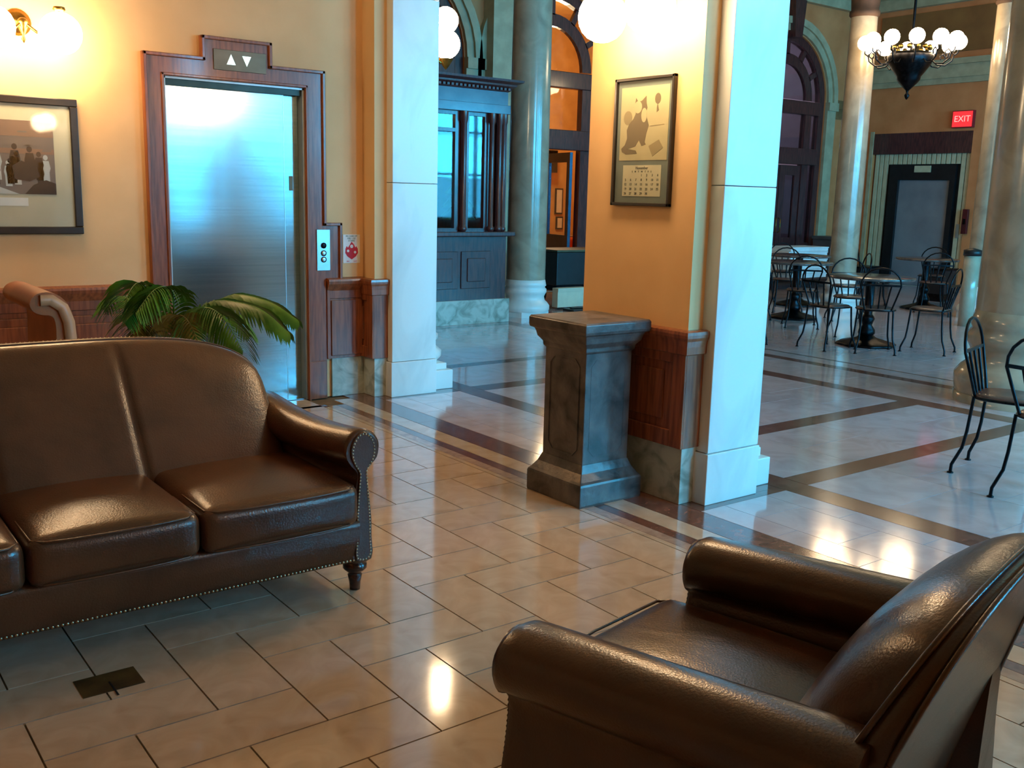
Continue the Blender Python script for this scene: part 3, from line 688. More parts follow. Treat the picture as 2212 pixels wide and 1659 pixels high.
# ------------------------------------------------------------------ armchair (near right)
ac = thing('leather_armchair', 'dark brown leather club armchair with rolled arms, seen from behind at lower right', 'armchair', (1.718, 1.239, 0), radians(12))
b = MB(); cushion(b, -.315, .315, -.22, .50, .27, .425, .04, .035); o = b.build('seat_cushion', leatherd, ac)
pb = MB(); pb.tube([(-.305, .1, .413), (-.305, .465, .413), (-.27, .503, .413), (0, .514, .413), (.27, .503, .413), (.305, .465, .413), (.305, .1, .413)], .0045, 6); pb.build('piping', leatherd, o)
ARM2 = [(-.07, .10), (-.07, .25), (-.062, .38), (-.045, .445), (-.072, .475), (-.09, .52), (-.084, .565), (-.05, .598), (0, .608), (.05, .597), (.086, .56), (.092, .51), (.07, .46), (.03, .43), (.035, .33), (.055, .22), (.06, .10)]
for sgn in (-1, 1):
    PR = smooth_closed(ARM2, 3); b = MB(); rings = []
    for y in [.447, .444, .43, .40, .3, .2, .1, 0, -.1, -.2, -.3, -.335, -.34]:
        t_ = (.44-y)/.83; sc = .90 if y > .445 else (.96 if y > .44 else (.99 if y > .42 else 1)); 
        rings.append([(sgn*(.385+p.x*sc), y, .35+(p.y-.35)*sc*.92+(.04*t_ if p.y > .4 else 0)) for p in PR])
    b.loft(rings); am = b.build('arm', leatherd, ac)
    inner = [(p.x*.75, .35+(p.y-.35)*.92*.95) for p in PR]
    b = MB(); b.loft([[(sgn*(.385+x), .445, z) for x, z in inner], [(sgn*(.385+x*.96), .454, .35+(z-.35)*.99) for x, z in inner]]); b.build('scroll_panel', leatherd, am)
    nb = MB(); ring = [(sgn*(.385+x*.86), .455, .35+(z-.35)*.97) for x, z in inner]; nails(nb, ring+[ring[0]], .0042, .0125, (0, 1, 0)); nb.build('nailheads', nail, am, kind='stuff')
    nb = MB(); nails(nb, [(sgn*.447, .42, .11), (sgn*.447, -.35, .11)], .0042, .0125, (sgn, 0, 0)); nb.build('nailheads', nail, am, kind='stuff')
    for y in (.38, -.30): MB().lathe([(r_*.95, z*.7) for r_, z in LEGP], 16, (sgn*.38, y, 0)).build('leg', footw, ac)
ztA = lambda u: .60+.28*(max(0, 1-abs(u)**3))**.40
ywA = lambda z: -.325-.47*(z-.63)
yrA = lambda z: (-.26-.265*(z-.17)) if z < .6 else (-.374-.35*(z-.6))
b = MB(); back_shell(b, -.345, .345, .34, lambda u: ztA(u*.86)-.006, lambda z: -ywA(z)-.0, lambda z: -ywA(z)+.03, .17, 44, 20, pu=3.2, pv=4.5)
b.v = [Vector((v.x, -v.y, v.z)) for v in b.v]; b.build('back_cushion', leatherd, ac)
# boxed outer back: band between two welts, and flat rear panel
b = MB(); back_shell(b, -.41, .41, .12, ztA, lambda z: -(ywA(z) if z > .5 else -.20), lambda z: -yrA(z), .0, 44, 24)
b.v = [Vector((v.x, -v.y, v.z)) for v in b.v]; bo = b.build('outer_back', leatherd, ac)
for frac, rr in ((0, .006), (1, .006)):
    pts = []
    for i in range(61):
        u = -cos(pi*i/60); z = ztA(u)
        y = ywA(z) if frac == 0 else yrA(z)
        pts.append((.41*u*1.002, y, z+.001))
    MB().tube(pts, rr, 8).build('piping', leatherd, bo)
pts = [(-.411, yrA(z), z) for z in (.60, .4, .2, .12)]; MB().tube(pts, .006, 8).build('piping', leatherd, bo)
pts = [(.411, yrA(z), z) for z in (.60, .4, .2, .12)]; MB().tube(pts, .006, 8).build('piping', leatherd, bo)
MB().box(-.36, .36, -.24, .42, .12, .275, .01).build('seat_frame', leatherd, ac)

# ------------------------------------------------------------------ scroll-back chair behind the sofa
cc = thing('scroll_back_chair', 'tan leather side chair with a curled scroll back, behind the sofa at left', 'chair', (1.25, 4.98, 0))
curl = [(-.20, .30), (-.19, .55), (-.175, .75), (-.165, .88), (-.18, .96), (-.22, 1.015), (-.275, 1.035), (-.325, 1.02), (-.345, .985), (-.33, .95), (-.295, .935), (-.262, .93), (-.245, .90), (-.245, .80), (-.26, .55), (-.27, .30)]
PR = smooth_closed([(x, z) for x, z in curl], 3)
b = MB(); b.loft([[(p.x, y, p.y) for p in PR] for y in (-.30, -.28, 0, .28, .30)]); bk = b.build('scroll_back', leathert, cc)
inner = [(p.x, p.y) for p in PR]; cxm = sum(p[0] for p in inner)/len(inner)
edge = [Vector((-.185, .35)), Vector((-.175, .6)), Vector((-.172, .80)), Vector((-.178, .90)), Vector((-.20, .965)), Vector((-.245, 1.0)), Vector((-.29, 1.0))]
b = MB(); rings = []
for i, p in enumerate(edge):
    d_ = (edge[min(i+1, 6)]-edge[max(i-1, 0)]).normalized(); nrm = Vector((-d_.y, d_.x)); w1 = .024
    rings.append([(p.x+nrm.x*w1-.012, -.300, p.y+nrm.y*w1), (p.x-nrm.x*w1-.012, -.300, p.y-nrm.y*w1), (p.x-nrm.x*w1-.012, -.312, p.y-nrm.y*w1), (p.x+nrm.x*w1-.012, -.312, p.y+nrm.y*w1)])
b.loft(rings); b.build('side_band', leatherl, bk)
b = MB(); cushion(b, -.22, .26, -.29, .29, .33, .46, .035, .02); b.build('seat', leathert, cc)
for x in (-.2, .2):
    for y in (-.24, .24): MB().lathe([(.001, 0), (.014, 0), (.022, .33), (.001, .34)], 10, (x, y, 0)).build('leg', footw, cc)

# ------------------------------------------------------------------ palm
pm = thing('potted_palm', 'potted palm with drooping green fronds behind the sofa, in front of the elevator', 'plant', (1.74, 5.42, 0))
MB().lathe([(.001, 0), (.12, 0), (.16, .26), (.175, .27), (.175, .30), (.155, .30), (.15, .27), (.001, .27)], 24).build('pot', terra, pm)
MB().lathe([(.001, .272), (.15, .272), (.149, .262), (.001, .262)], 20).build('soil', soil, pm)
def frond(pts, m, leaf=.26, n=26, droop=.8, wd=.011, name='frond', start=.25):
    P = [Vector(p) for p in pts]; C = []
    for i in range(len(P)-1):
        p0, p1, p2, p3 = P[max(i-1, 0)], P[i], P[i+1], P[min(i+2, len(P)-1)]
        for j in range(8):
            t = j/8; C.append(.5*((2*p1)+(p2-p0)*t+(2*p0-5*p1+4*p2-p3)*t*t+(3*p1-p0-3*p2+p3)*t**3))
    C.append(P[-1]); b = MB(); b.tube(C, lambda t: .006*(1-t)+.0015, 6); st = b.build(name, m, pm)
    N_ = len(C)-1; lb = MB()
    for k in range(n):
        t = start+(1-start)*k/(n-1); f_ = t*N_; i = min(int(f_), N_-1); p = C[i].lerp(C[i+1], f_-i); d = (C[i+1]-C[i]).normalized()
        sd = d.cross(Vector((0, 0, 1))).normalized()
        for s_ in (-1, 1):
            L_ = leaf*(sin(pi*min(1, .22+.78*(t-start)/(1-start)*.93))**.7)*random.uniform(.85, 1.1)
            dirv = (sd*s_*.75+d*.75+Vector((0, 0, .12))).normalized(); pts2 = []
            for j in range(6):
                q = j/5; pts2.append(p+dirv*L_*q*(1-.2*q)+Vector((0, 0, -L_*droop*q*q*.62)))
            ww = sd.cross(dirv).normalized()*0+d*.8+Vector((0, 0, .35)); ww.normalize()
            ring = [((pts2[j]+ww*wd*sin(pi*min(.98, .12+.86*j/5))), (pts2[j]-ww*wd*sin(pi*min(.98, .12+.86*j/5)))) for j in range(6)]
            V = [v for pr_ in ring for v in pr_]; lb.add(V, [(2*j, 2*j+1, 2*j+3, 2*j+2) for j in range(5)], True)
    lb.build('leaflets', m, st, kind='stuff')
# points given relative to the pot (1.74,5.42)
rel = lambda x, y, z: (x-1.74, y-5.42, z)
base = (0, 0, .28)
frond([base, rel(1.70, 5.35, .75), rel(1.55, 5.2, 1.0), rel(1.45, 5.1, .98), rel(1.38, 5.0, .86)], foil1, .24, 40)
frond([base, rel(1.72, 5.3, .7), rel(1.68, 5.15, .96), rel(1.55, 5.0, 1.0), rel(1.42, 4.9, .90)], foil1, .24, 36)
frond([base, rel(1.76, 5.3, .65), rel(1.84, 5.1, .90), rel(2.02, 4.9, .90), rel(2.15, 4.8, .78)], foil1, .26, 44)
frond([base, rel(1.80, 5.35, .7), rel(1.98, 5.2, .92), rel(2.15, 5.05, .91), rel(2.27, 4.95, .82)], foil1, .22, 44)
frond([base, rel(1.74, 5.2, .66), rel(1.76, 5.0, .88), rel(1.80, 4.8, .88), rel(1.84, 4.62, .72)], foil1, .26, 40)
frond([base, rel(1.70, 5.25, .6), rel(1.66, 5.05, .84), rel(1.66, 4.85, .84), rel(1.68, 4.7, .66)], foil2, .26, 36)
frond([base, rel(1.64, 5.35, .62), rel(1.56, 5.25, .82), rel(1.50, 5.15, .80), rel(1.46, 5.1, .62)], foil2, .26, 34)
frond([base, rel(1.9, 5.45, .7), rel(2.1, 5.5, .80), rel(2.25, 5.55, .66)], foil1, .2, 20)
frond([base, rel(1.7, 5.6, .7), rel(1.62, 5.8, .88), rel(1.55, 5.98, .8)], foil1, .2, 20)

# ------------------------------------------------------------------ columns of the hall
def column(x, y, r, label, br, h=4.55, plinth=True, seg=36):
    t = thing('marble_column', label, 'column', (x, y, 0))
    MB().lathe([(r, .42*br/.3), (r*.985, 2.2), (r*.93, h)], seg).build('shaft', colm, t)
    k = br/.32
    MB().lathe([(br, .07), (br*1.04, .10*k), (br*1.04, .15*k), (br*.95, .19*k), (br*.84, .22*k), (br*.80, .27*k), (br*.86, .31*k), (br*.90, .33*k), (br*.90, .37*k), (br*.82, .40*k), (r*1.06, .42*k), (r, .50*k), (r*.9, .5*k)], seg).build('base', marble if br < .35 else colm, t)
    MB().lathe([(br*1.02, 0), (br*1.02, .07), (.01, .07)], 8 if br < .35 else seg, smooth=br > .35).build('plinth', marble if br < .35 else colm, t)
    MB().lathe([(r*.93, h), (r*1.05, h+.03), (r*1.05, h+.08), (r*.95, h+.1), (r*1.0, h+.25), (r*1.35, h+.5), (r*1.5, h+.55)], seg).box(-r*1.6, r*1.6, -r*1.6, r*1.6, h+.55, h+.7).build('capital', MATS['capital_brown'], t)
    MB().box(-r*1.2, r*1.2, -r*1.2, r*1.2, h+.7, 6.0).build('pier_block', stone, t)
    return t
column(7.72, 9.93, .25, 'round marble column beside the ticket booth', .30, 4.7)
column(7.80, 3.67, .37, 'round marble column at the right edge, behind the near wire chairs', .46, 4.7)
column(12.9, 8.86, .20, 'slender round marble column in front of the far elevator wall', .28, 4.13)
column(13.4, 6.98, .20, 'slender round marble column seen just left of the big right column', .28, 4.13)

# ------------------------------------------------------------------ ticket booth
tb = thing('ticket_booth', 'dark wood ticket booth with glazed upper windows on a marble base', 'booth', (5.9, 9.5, 0))
bx = -5.9; by = -9.5
def B_(): return MB((5.9, 9.5, 0))
B_().box(4.5, 7.16, 9.52, 11.2, 0, .285, .004).build('marble_base', marbleG, tb)
B_().box(4.5, 7.12, 9.56, 11.16, .285, 1.03).build('lower_case', dwood, tb)
for a, c in ((4.66, 5.10), (5.20, 5.64), (5.74, 6.00), (6.03, 6.42), (6.47, 6.885)):
    fp_ = B_(); fp_.box(a, c, 9.545, 9.56, .42, .855, .006); o = fp_.build('panel', dwood, tb)
    B_().box(a+.08, c-.08, 9.53, 9.547, .50, .775, .008).build('raised_field', dwood, o)
B_().box(4.4, 7.17, 9.44, 11.2, 1.03, 1.085, .01).build('counter_ledge', dwood, tb)
for xx in (4.6, 5.02, 5.44, 5.86, 6.02, 6.47, 6.86, 6.97, 7.03):
    B_().lathe([(.03, 1.085), (.045, 1.10), (.045, 1.13), (.032, 1.15), (.032, 2.3), (.045, 2.34), (.045, 2.43)], 14, (xx, 9.53, 0)).build('colonnette', dwood, tb)
for a, c in ((4.64, 5.0), (5.06, 5.42), (5.50, 5.98), (6.06, 6.37), (6.56, 6.78)):
    o = B_().box(a-.05, a, 9.56, 9.62, 1.085, 2.43).box(c, c+.05, 9.56, 9.62, 1.085, 2.43).box(a, c, 9.56, 9.62, 1.085, 1.12).box(a, c, 9.56, 9.62, 2.39, 2.43)
    if c-a > .28: o.box(a, c, 9.56, 9.61, 2.20, 2.24)
    o = o.build('window_frame', dwood, tb)
    B_().box(a, c, 9.588, 9.594, 1.12, 2.39).build('pane', pane, o)
B_().box(7.0, 7.1, 9.56, 9.66, 1.085, 2.43).box(6.82, 7.0, 9.6, 9.66, 1.085, 2.43).box(6.40, 6.50, 9.58, 9.66, 1.085, 2.43).box(7.02, 7.1, 9.66, 11.16, 1.085, 2.43).box(4.5, 4.58, 9.6, 11.16, 1.085, 2.43).box(4.5, 7.1, 11.08, 11.16, 1.085, 2.43).build('case_wall', dwood, tb)
B_().box(4.5, 7.10, 9.50, 11.16, 2.43, 2.53, .004).build('architrave', mat('blue_grey_glossy_wood', srgb(86, 96, 110), .3, col2=srgb(70, 80, 96), scale=6, coat=.4), tb)
B_().box(4.5, 7.08, 9.53, 11.14, 2.53, 2.68).build('frieze', MATS['blue_grey_glossy_wood'], tb)
cr = B_(); cr.loft([[(4.5-d, 9.53-d, z), (7.08+d, 9.53-d, z), (7.08+d, 11.2, z), (4.5-d, 11.2, z)] for d, z in ((0, 2.68), (.02, 2.69), (.03, 2.715), (.07, 2.74), (.075, 2.76), (.13, 2.785), (.135, 2.81), (.0, 2.815))], smooth=False)
cr.build('cornice', dwood, tb)
de = B_()
for i in range(46): de.box(4.52+i*.056, 4.55+i*.056, 9.475, 9.53, 2.695, 2.72)
de.build('dentils', dwood, tb, kind='stuff')
# inside the booth
pp = thing('booth_notices', 'pale teal papers standing inside the ticket booth windows', 'notice', (6.2, 9.9, 1.085))
MB().box(-.02, .16, 0, .01, .02, .50).box(-.22, -.05, .05, .06, .3, .9).build('notice_sheet', tealm, pp); MB().box(.38, .50, .02, .03, .55, .85).build('notice_sheet', tealm, pp)
tr = thing('booth_tree', 'small dark artificial tree inside the ticket booth window', 'plant', (6.75, 10.05, 1.085))
b = MB()
for k in range(7): b.lathe([(.001, 1.15-.13*k), (.035+.032*k, 1.02-.15*k), (.001, 1.05-.15*k)], 12)
b.build('foliage', foil1, tr)
# square stone pilaster behind the booth
S(MB().box(8.45, 8.82, 11.75, 12.0, 0, 5.1), 'trim_15', stone)

# ------------------------------------------------------------------ arched door frames in the arcade wall
def arch_unit(c, label, door, dim):
    t = thing('arched_doorway', label, 'doorway', (c, YR, 0))
    ya_, yb_ = .03, .14
    f = MB(); P = arch_pts(0, RAD-.005); Q = arch_pts(0, RAD-.15)
    f.loft([[(p[0], ya_, p[1]), (q_[0], ya_, q_[1]), (q_[0], yb_, q_[1]), (p[0], yb_, p[1])] for p, q_ in zip(P, Q)], smooth=False)
    f.box(-RAD+.005, -RAD+.15, ya_, yb_, 0, ZS).box(RAD-.15, RAD-.005, ya_, yb_, 0, ZS)
    f.build('outer_frame', dwood, t)
    g = MB(); P = arch_pts(0, .80); Q = arch_pts(0, .62)
    g.loft([[(p[0], ya_+.02, p[1]), (q_[0], ya_+.02, q_[1]), (q_[0], yb_-.02, q_[1]), (p[0], yb_-.02, p[1])] for p, q_ in zip(P, Q)], smooth=False)
    g.build('inner_arch', dwood, t)
    for k in (1, 2, 3, 4, 5):
        a = pi*k/6; m = Matrix.Translation((0, 0, ZS)) @ Matrix.Rotation(-a, 4, 'Y')
        MB().box(.78, RAD-.13, ya_+.02, yb_-.02, -.045, .045, m=m).build('spoke', dwood, t)
    MB().box(-RAD+.15, RAD-.15, ya_-.03, yb_, 3.14, 3.38, .01).build('transom', dwood, t)
    MB().box(-RAD+.15, RAD-.15, ya_-.05, yb_, 2.22, 2.52, .012).build('transom', dwood, t)
    for x0, x1 in ((-.80, -.62), (.62, .80)):
        MB().box(x0, x1, ya_, yb_, 2.52, 3.14).build('mullion', dwood, t)
        MB().box(x0, x1, ya_, yb_, 0, 2.22).build('jamb', dwood, t)
    gm = paneD if dim else pane
    for x0, x1 in ((-.62, .62), (-1.01, -.80), (.80, 1.01)): MB().box(x0, x1, .08, .086, 2.52, 3.14).build('pane', gm, t)
    MB().poly([(x, z) for x, z in arch_pts(0, .62)], (.08, .086), 'y').build('pane', gm, t)
    P = arch_pts(0, RAD-.15); Q = arch_pts(0, .80)
    MB().loft([[(p[0], .08, p[1]), (q_[0], .08, q_[1]), (q_[0], .086, q_[1]), (p[0], .086, p[1])] for p, q_ in zip(P, Q)], smooth=False).build('fanlight_pane', gm, t)
    for s_ in (-1, 1):
        a, b_ = sorted((s_*.80, s_*1.01)); MB().box(a, b_, .04, .12, 0, .75).build('side_panel', dwood, t); MB().box(a, b_, .08, .086, .75, 2.22).build('side_pane', gm, t)
    if door:
        for s_ in (-1, 1):
            a, b_ = sorted((s_*.01, s_*.61)); d = MB()
            d.box(a, a+.16, .05, .10, 0, 2.2).box(b_-.16, b_, .05, .10, 0, 2.2).box(a+.16, b_-.16, .05, .10, 0, .85).box(a+.16, b_-.16, .05, .10, 2.02, 2.2)
            dd = d.build('door_leaf', dwood, t); MB().box(a+.16, b_-.16, .072, .078, .85, 2.02).build('door_pane', gm, dd)
            MB().tube([(s_*.06, .05, .95), (s_*.06, .0, .97), (s_*.06, .0, 1.2), (s_*.06, .05, 1.22)], .01).build('handle', brass, dd)
    return t
arch_unit(6.97, 'dark arched window frame rising behind the ticket booth', False, True)
arch_unit(9.75, 'arched mahogany doorway opening to the orange room', False, False)
arch_unit(15.31, 'arched mahogany double door with grey panes near the slender column', True, True)
# open door leaf of the orange room with steel handle
dl = thing('open_door_leaf', 'open glazed dark door leaf with bright pull bars at the orange room entrance', 'door', (10.33, 12.16, 0), radians(78))
d = MB().box(0, .1, 0, .05, 0, 2.2).box(.72, .82, 0, .05, 0, 2.2).box(.1, .72, 0, .05, 0, .9).box(.1, .72, 0, .05, 2.05, 2.2); d.build('leaf_frame', mat('blue_black_metal', srgb(34, 40, 60), .3, .5, col2=srgb(24, 28, 46), scale=6), dl)
MB().tube([(.12, -.03, 1.0), (.12, -.03, 2.0)], .013).tube([(.22, -.03, 1.0), (.22, -.03, 2.0)], .013).build('pull_bar', steelp, dl); MB().box(.1, .72, .022, .028, .9, 2.05).build('pane', pane, dl)
# vestibule behind the grey double doors, with its own bright outer window
S(MB().box(13.9, 14.0, 12.25, 14.5, 0, 5).box(16.6, 16.7, 12.25, 14.5, 0, 5).box(13.9, 16.7, 14.5, 14.6, 0, 5).box(13.9, 16.7, 12.25, 14.6, 5, 5.1), 'wall_vestibule', mat('mauve_grey_plaster', srgb(176, 156, 166), .7, col2=srgb(160, 142, 152), scale=4))
S(MB().box(13.9, 16.7, 12.2, 14.5, -.02, -.002), 'floor_vestibule', halltile)
v = thing('vestibule_lightbox', 'small bright daylight panes seen through the arched double door glass', 'window light', (15.9, 13.6, 3.0))
MB().box(-.16, .02, -.02, .0, -.08, .14).build('upper_pane', daypane, v); MB().box(-.20, -.02, -.02, .0, -.52, -.20).build('lower_pane', daypane, v)
MB().box(-.24, .06, 0, .04, -.56, .20).build('frame', dwood, v)
# orange room
S(MB().box(8.0, 14.0, 15.9, 16.0, 0, 5).box(8.0, 8.1, 12.25, 16, 0, 5).box(13.8, 13.89, 12.25, 16, 0, 5).box(8.0, 13.9, 12.25, 16.0, 5, 5.1), 'wall_orange_room', orangew)
S(MB().box(5.5, 8.0, 13.2, 13.3, 0, 5).box(5.5, 8, 12.25, 13.3, 5, 5.1), 'wall_behind_booth', brownpl)
pl_ = bpy.data.lights.new('orange_room_lamp', 'POINT'); pl_.energy = 190; pl_.color = (1, .72, .42); pl_.shadow_soft_size = .25
po = bpy.data.objects.new('orange_room_lamp', pl_); COL.objects.link(po); po.location = (11.2, 14.0, 3.6)
pl2 = bpy.data.lights.new('vestibule_lamp', 'POINT'); pl2.energy = 60; pl2.color = (.8, .85, 1); pl2.shadow_soft_size = .2
po2 = bpy.data.objects.new('vestibule_lamp', pl2); COL.objects.link(po2); po2.location = (15.0, 13.3, 4.2)
def simple(name, label, cat, loc, parts, rotz=0, group=None):
    t = thing(name, label, cat, loc, rotz, group)
    for pn, mb_, m_ in parts: mb_.build(pn, m_, t)
    return t
simple('wall_speaker', 'black speaker hanging high on the orange room wall', 'speaker', (12.75, 15.88, 2.2), [('cabinet', MB().box(-.14, .14, -.25, 0, -.22, .22, .01), blackp), ('grille', MB().box(-.12, .12, -.26, -.25, -.2, .2, .005), blackm), ('bracket', MB().box(-.03, .03, -.02, .02, .2, .3), blackm)])
for x, z, hw, hh, lb in ((13.15, 1.42, .10, .26, 'tall dark framed picture in the orange room, upper of two'), (13.18, .98, .09, .13, 'small dark framed picture in the orange room, below the taller one'), (12.45, 1.35, .07, .20, 'narrow dark wall ornament on the orange room wall'), (12.5, 1.0, .08, .12, 'small greenish framed print on the orange room wall')):
    simple('framed_picture', lb, 'picture', (x, 15.89, z), [('frame', MB().box(-hw, hw, -.03, 0, -hh, hh, .005), blackp), ('print', MB().box(-hw+.03, hw-.03, -.034, -.03, -hh+.03, hh-.03), paper)])
simple('low_counter', 'low brown counter with dark panels along the orange room wall', 'counter', (12.8, 15.4, 0), [('body', MB().box(-.9, .9, -.25, .25, 0, .68), orangec), ('top', MB().box(-.95, .95, -.28, .28, .68, .74, .005), orangew), ('dark_panel', MB().box(-.55, -.1, -.262, -.25, .42, .6).box(.05, .5, -.262, -.25, .42, .6), blackp)])
simple('orange_bench', 'orange leather bench with a curved chrome rail in the orange room', 'bench', (11.3, 13.2, 0), [('seat', cushion(MB(), -.5, .5, -.22, .22, .35, .5), orangec), ('backrest', cushion(MB(), -.5, .5, .15, .26, .5, .80), orangec), ('rail', MB().tube([(-.5, .2, .82), (.4, .2, .84), (.52, .2, .78), (.56, .2, .5), (.56, .2, .02)], .012), steelp)])

# black wheeled cabinet and boxes in the gap left of the calendar pier
ct = thing('wheeled_cabinet', 'long black cabinet on wheels between the round column and the calendar pier', 'cabinet', (9.3, 10.75, 0))
MB().box(-.62, .62, -.28, .28, .30, .76, .01).build('cabinet_body', blackp, ct)
MB().box(-.64, .64, -.30, .30, .76, .79, .006).build('cabinet_top', mat('olive_brown_top', srgb(84, 80, 52), .4, col2=srgb(66, 62, 40), scale=8), ct)
for x in (-.5, .15, .5):
    for y in (-.24, .24): MB().lathe([(.001, -.025), (.11, -.025), (.125, -.01), (.125, .01), (.11, .025), (.001, .025)], 18, m=Matrix.Translation((x, y, .127)) @ Matrix.Rotation(pi/2, 4, 'X')).build('wheel', blackm, ct)
MB().box(-.55, .55, -.2, .2, .22, .30).build('undercarriage', blackm, ct)
simple('cream_carton', 'cream cardboard carton on the floor under the black wheeled cabinet', 'box', (8.78, 10.30, 0), [('carton', MB().box(-.26, .26, -.06, .06, .03, .29, .004), paper), ('lid_flap', MB().box(-.26, .26, -.065, -.06, .24, .29), matb)])
simple('cable_cover', 'black flat cable cover on the floor in front of the wheeled cabinet', 'cable cover', (9.0, 10.05, 0), [('ramp', MB().box(-.45, .45, -.12, .12, 0, .03, .01), blackp), ('ridge', MB().box(-.4, .4, -.03, .03, .03, .045, .004), blackm)])

# ------------------------------------------------------------------ far elevator
fe = thing('far_elevator', 'grey elevator door framed in pale vertical slats on the far wall', 'elevator', (XF, 10.565, 0))
def K_(): return MB((XF, 10.565, 0))
K_().box(XF+.10, XF+.12, 9.57, 11.56, 0, 2.86).build('backing', blackp, fe)
K_().box(XF+.0, XF+.10, 9.57, 11.56, 2.47, 2.86).build('dark_header', dwood, fe)
K_().box(XF-.02, XF, 11.565, 11.64, 0, 2.9).build('plaster_reveal', stone, fe)
y = 9.59; n = 0
while y < 11.5:
    z0 = 0 if (y+.085 < 9.82 or y > 11.19) else 2.28
    K_().box(XF+.05, XF+.09, y, y+.078, z0, 2.47, .004).build('slat', slatm, fe); y += .0975
K_().box(XF+.03, XF+.09, 9.84, 11.17, 2.10, 2.27).build('lintel', blackp, fe)
K_().box(XF+.015, XF+.03, 10.33, 10.66, 2.13, 2.25).build('floor_indicator', slatm, fe)
K_().box(XF+.02, XF+.09, 9.84, 9.94, 0, 2.10).box(XF+.02, XF+.09, 10.98, 11.17, 0, 2.10).box(XF+.02, XF+.09, 9.94, 10.98, 1.99, 2.10).build('door_frame', blackp, fe)
K_().box(XF+.07, XF+.085, 9.945, 10.975, .01, 1.985).build('door_panel', doorgrey, fe)
K_().box(XF+.02, XF+.035, 9.66, 9.72, .95, 1.2).build('call_plate', steelp, fe)
simple('fire_hose_box', 'dark red fire box on the wall right of the far elevator', 'fire box', (XF, 9.52, 1.25), [('case', MB().box(-.08, -.02, -.05, .05, -.22, .22, .006), mat('dark_red_paint', srgb(96, 20, 22), .4, col2=srgb(70, 14, 16), scale=6)), ('handle', MB().box(-.1, -.08, -.02, .02, -.05, .05), blackm)])
ex = thing('exit_sign', 'glowing red exit sign above the right side of the far elevator', 'sign', (XF, 9.76, 3.06))
MB().box(-.08, 0, -.2, .2, -.15, .15, .005).build('housing', flat('sign_red_case', srgb(150, 20, 24)), ex)
MB().box(-.085, -.08, -.185, .185, -.135, .135).build('lit_face', exit_m, ex)
text('EXIT', .15, (-.0875, 0, 0), (pi/2, 0, -pi/2), exit_l, ex)

# ------------------------------------------------------------------ chandelier
ch = thing('chandelier', 'large round chandelier with a ring of lit white globes over the cafe tables', 'chandelier', (12.54, 7.85, 3.63))
MB().tube([(0, 0, 2.37), (0, 0, -.1)], .018).lathe([(.001, 2.37), (.12, 2.37), (.10, 2.30), (.03, 2.26)], 18).build('drop_rod', blackm, ch)
MB().lathe([(.02, .65), (.07, .66), (.08, .70), (.02, .72)], 16).build('rod_collar', marble, ch)
MB().lathe([(.001, -.72), (.02, -.70), (.035, -.66), (.015, -.63), (.02, -.6), (.05, -.57), (.12, -.50), (.15, -.46), (.155, -.42), (.20, -.36), (.27, -.26), (.30, -.16), (.28, -.12), (.20, -.10), (.001, -.10)], 28).build('bowl', blackm, ch)
b = MB()
for k in range(14): b.sphere((.24*cos(k*2*pi/14), .24*sin(k*2*pi/14), -.05), .035, 8, 5)
b.build('bead_ring', brass, ch, kind='stuff')
for k in range(12):
    a = k*2*pi/12+.13; c_, s_ = cos(a), sin(a)
    MB().tube([(r_*c_, r_*s_, z) for r_, z in ((.26, -.2), (.34, -.27), (.44, -.28), (.52, -.22), (.54, -.14), (.50, -.10), (.46, -.13), (.47, -.18))], .009, 6).tube([(.54*c_, .54*s_, -.15), (.58*c_, .58*s_, -.12), (.59*c_, .59*s_, -.07)], .009, 6).build('arm', blackm, ch)
    MB().sphere((.59*c_, .59*s_, .02), .10, 14, 8).build('globe', globe_c, ch)
ch2 = dup(ch, (7.6, .7, 3.63), 0, 'second chandelier of the hall, outside the frame')

# ------------------------------------------------------------------ cafe tables and wire chairs
def make_table(label, loc, r=.45):
    t = thing('cafe_table', label, 'table', loc, 0, 'round cafe tables in the hall')
    MB().lathe([(.001, .72), (r-.01, .72), (r, .726), (r, .744), (r-.01, .75), (.001, .75)], 36).build('tabletop', topm, t)
    MB().lathe([(.06, .70), (.16, .715), (.16, .72), (.001, .72)], 20).lathe([(.055, .70), (.05, .62), (.042, .34), (.06, .32), (.075, .29), (.06, .25), (.05, .22), (.085, .17), (.09, .13), (.06, .1)], 20).build('pedestal_stem', blackm, t)
    pts = []
    n = 32
    MB().loft([[((r_*(1+.05*cos(8*a)))*cos(a), (r_*(1+.05*cos(8*a)))*sin(a), z) for a in [2*pi*k/n for k in range(n)]] for r_, z in ((.30, 0), (.31, .015), (.29, .03), (.20, .055), (.10, .085), (.06, .12))]).build('foot_plate', blackm, t)
    return t
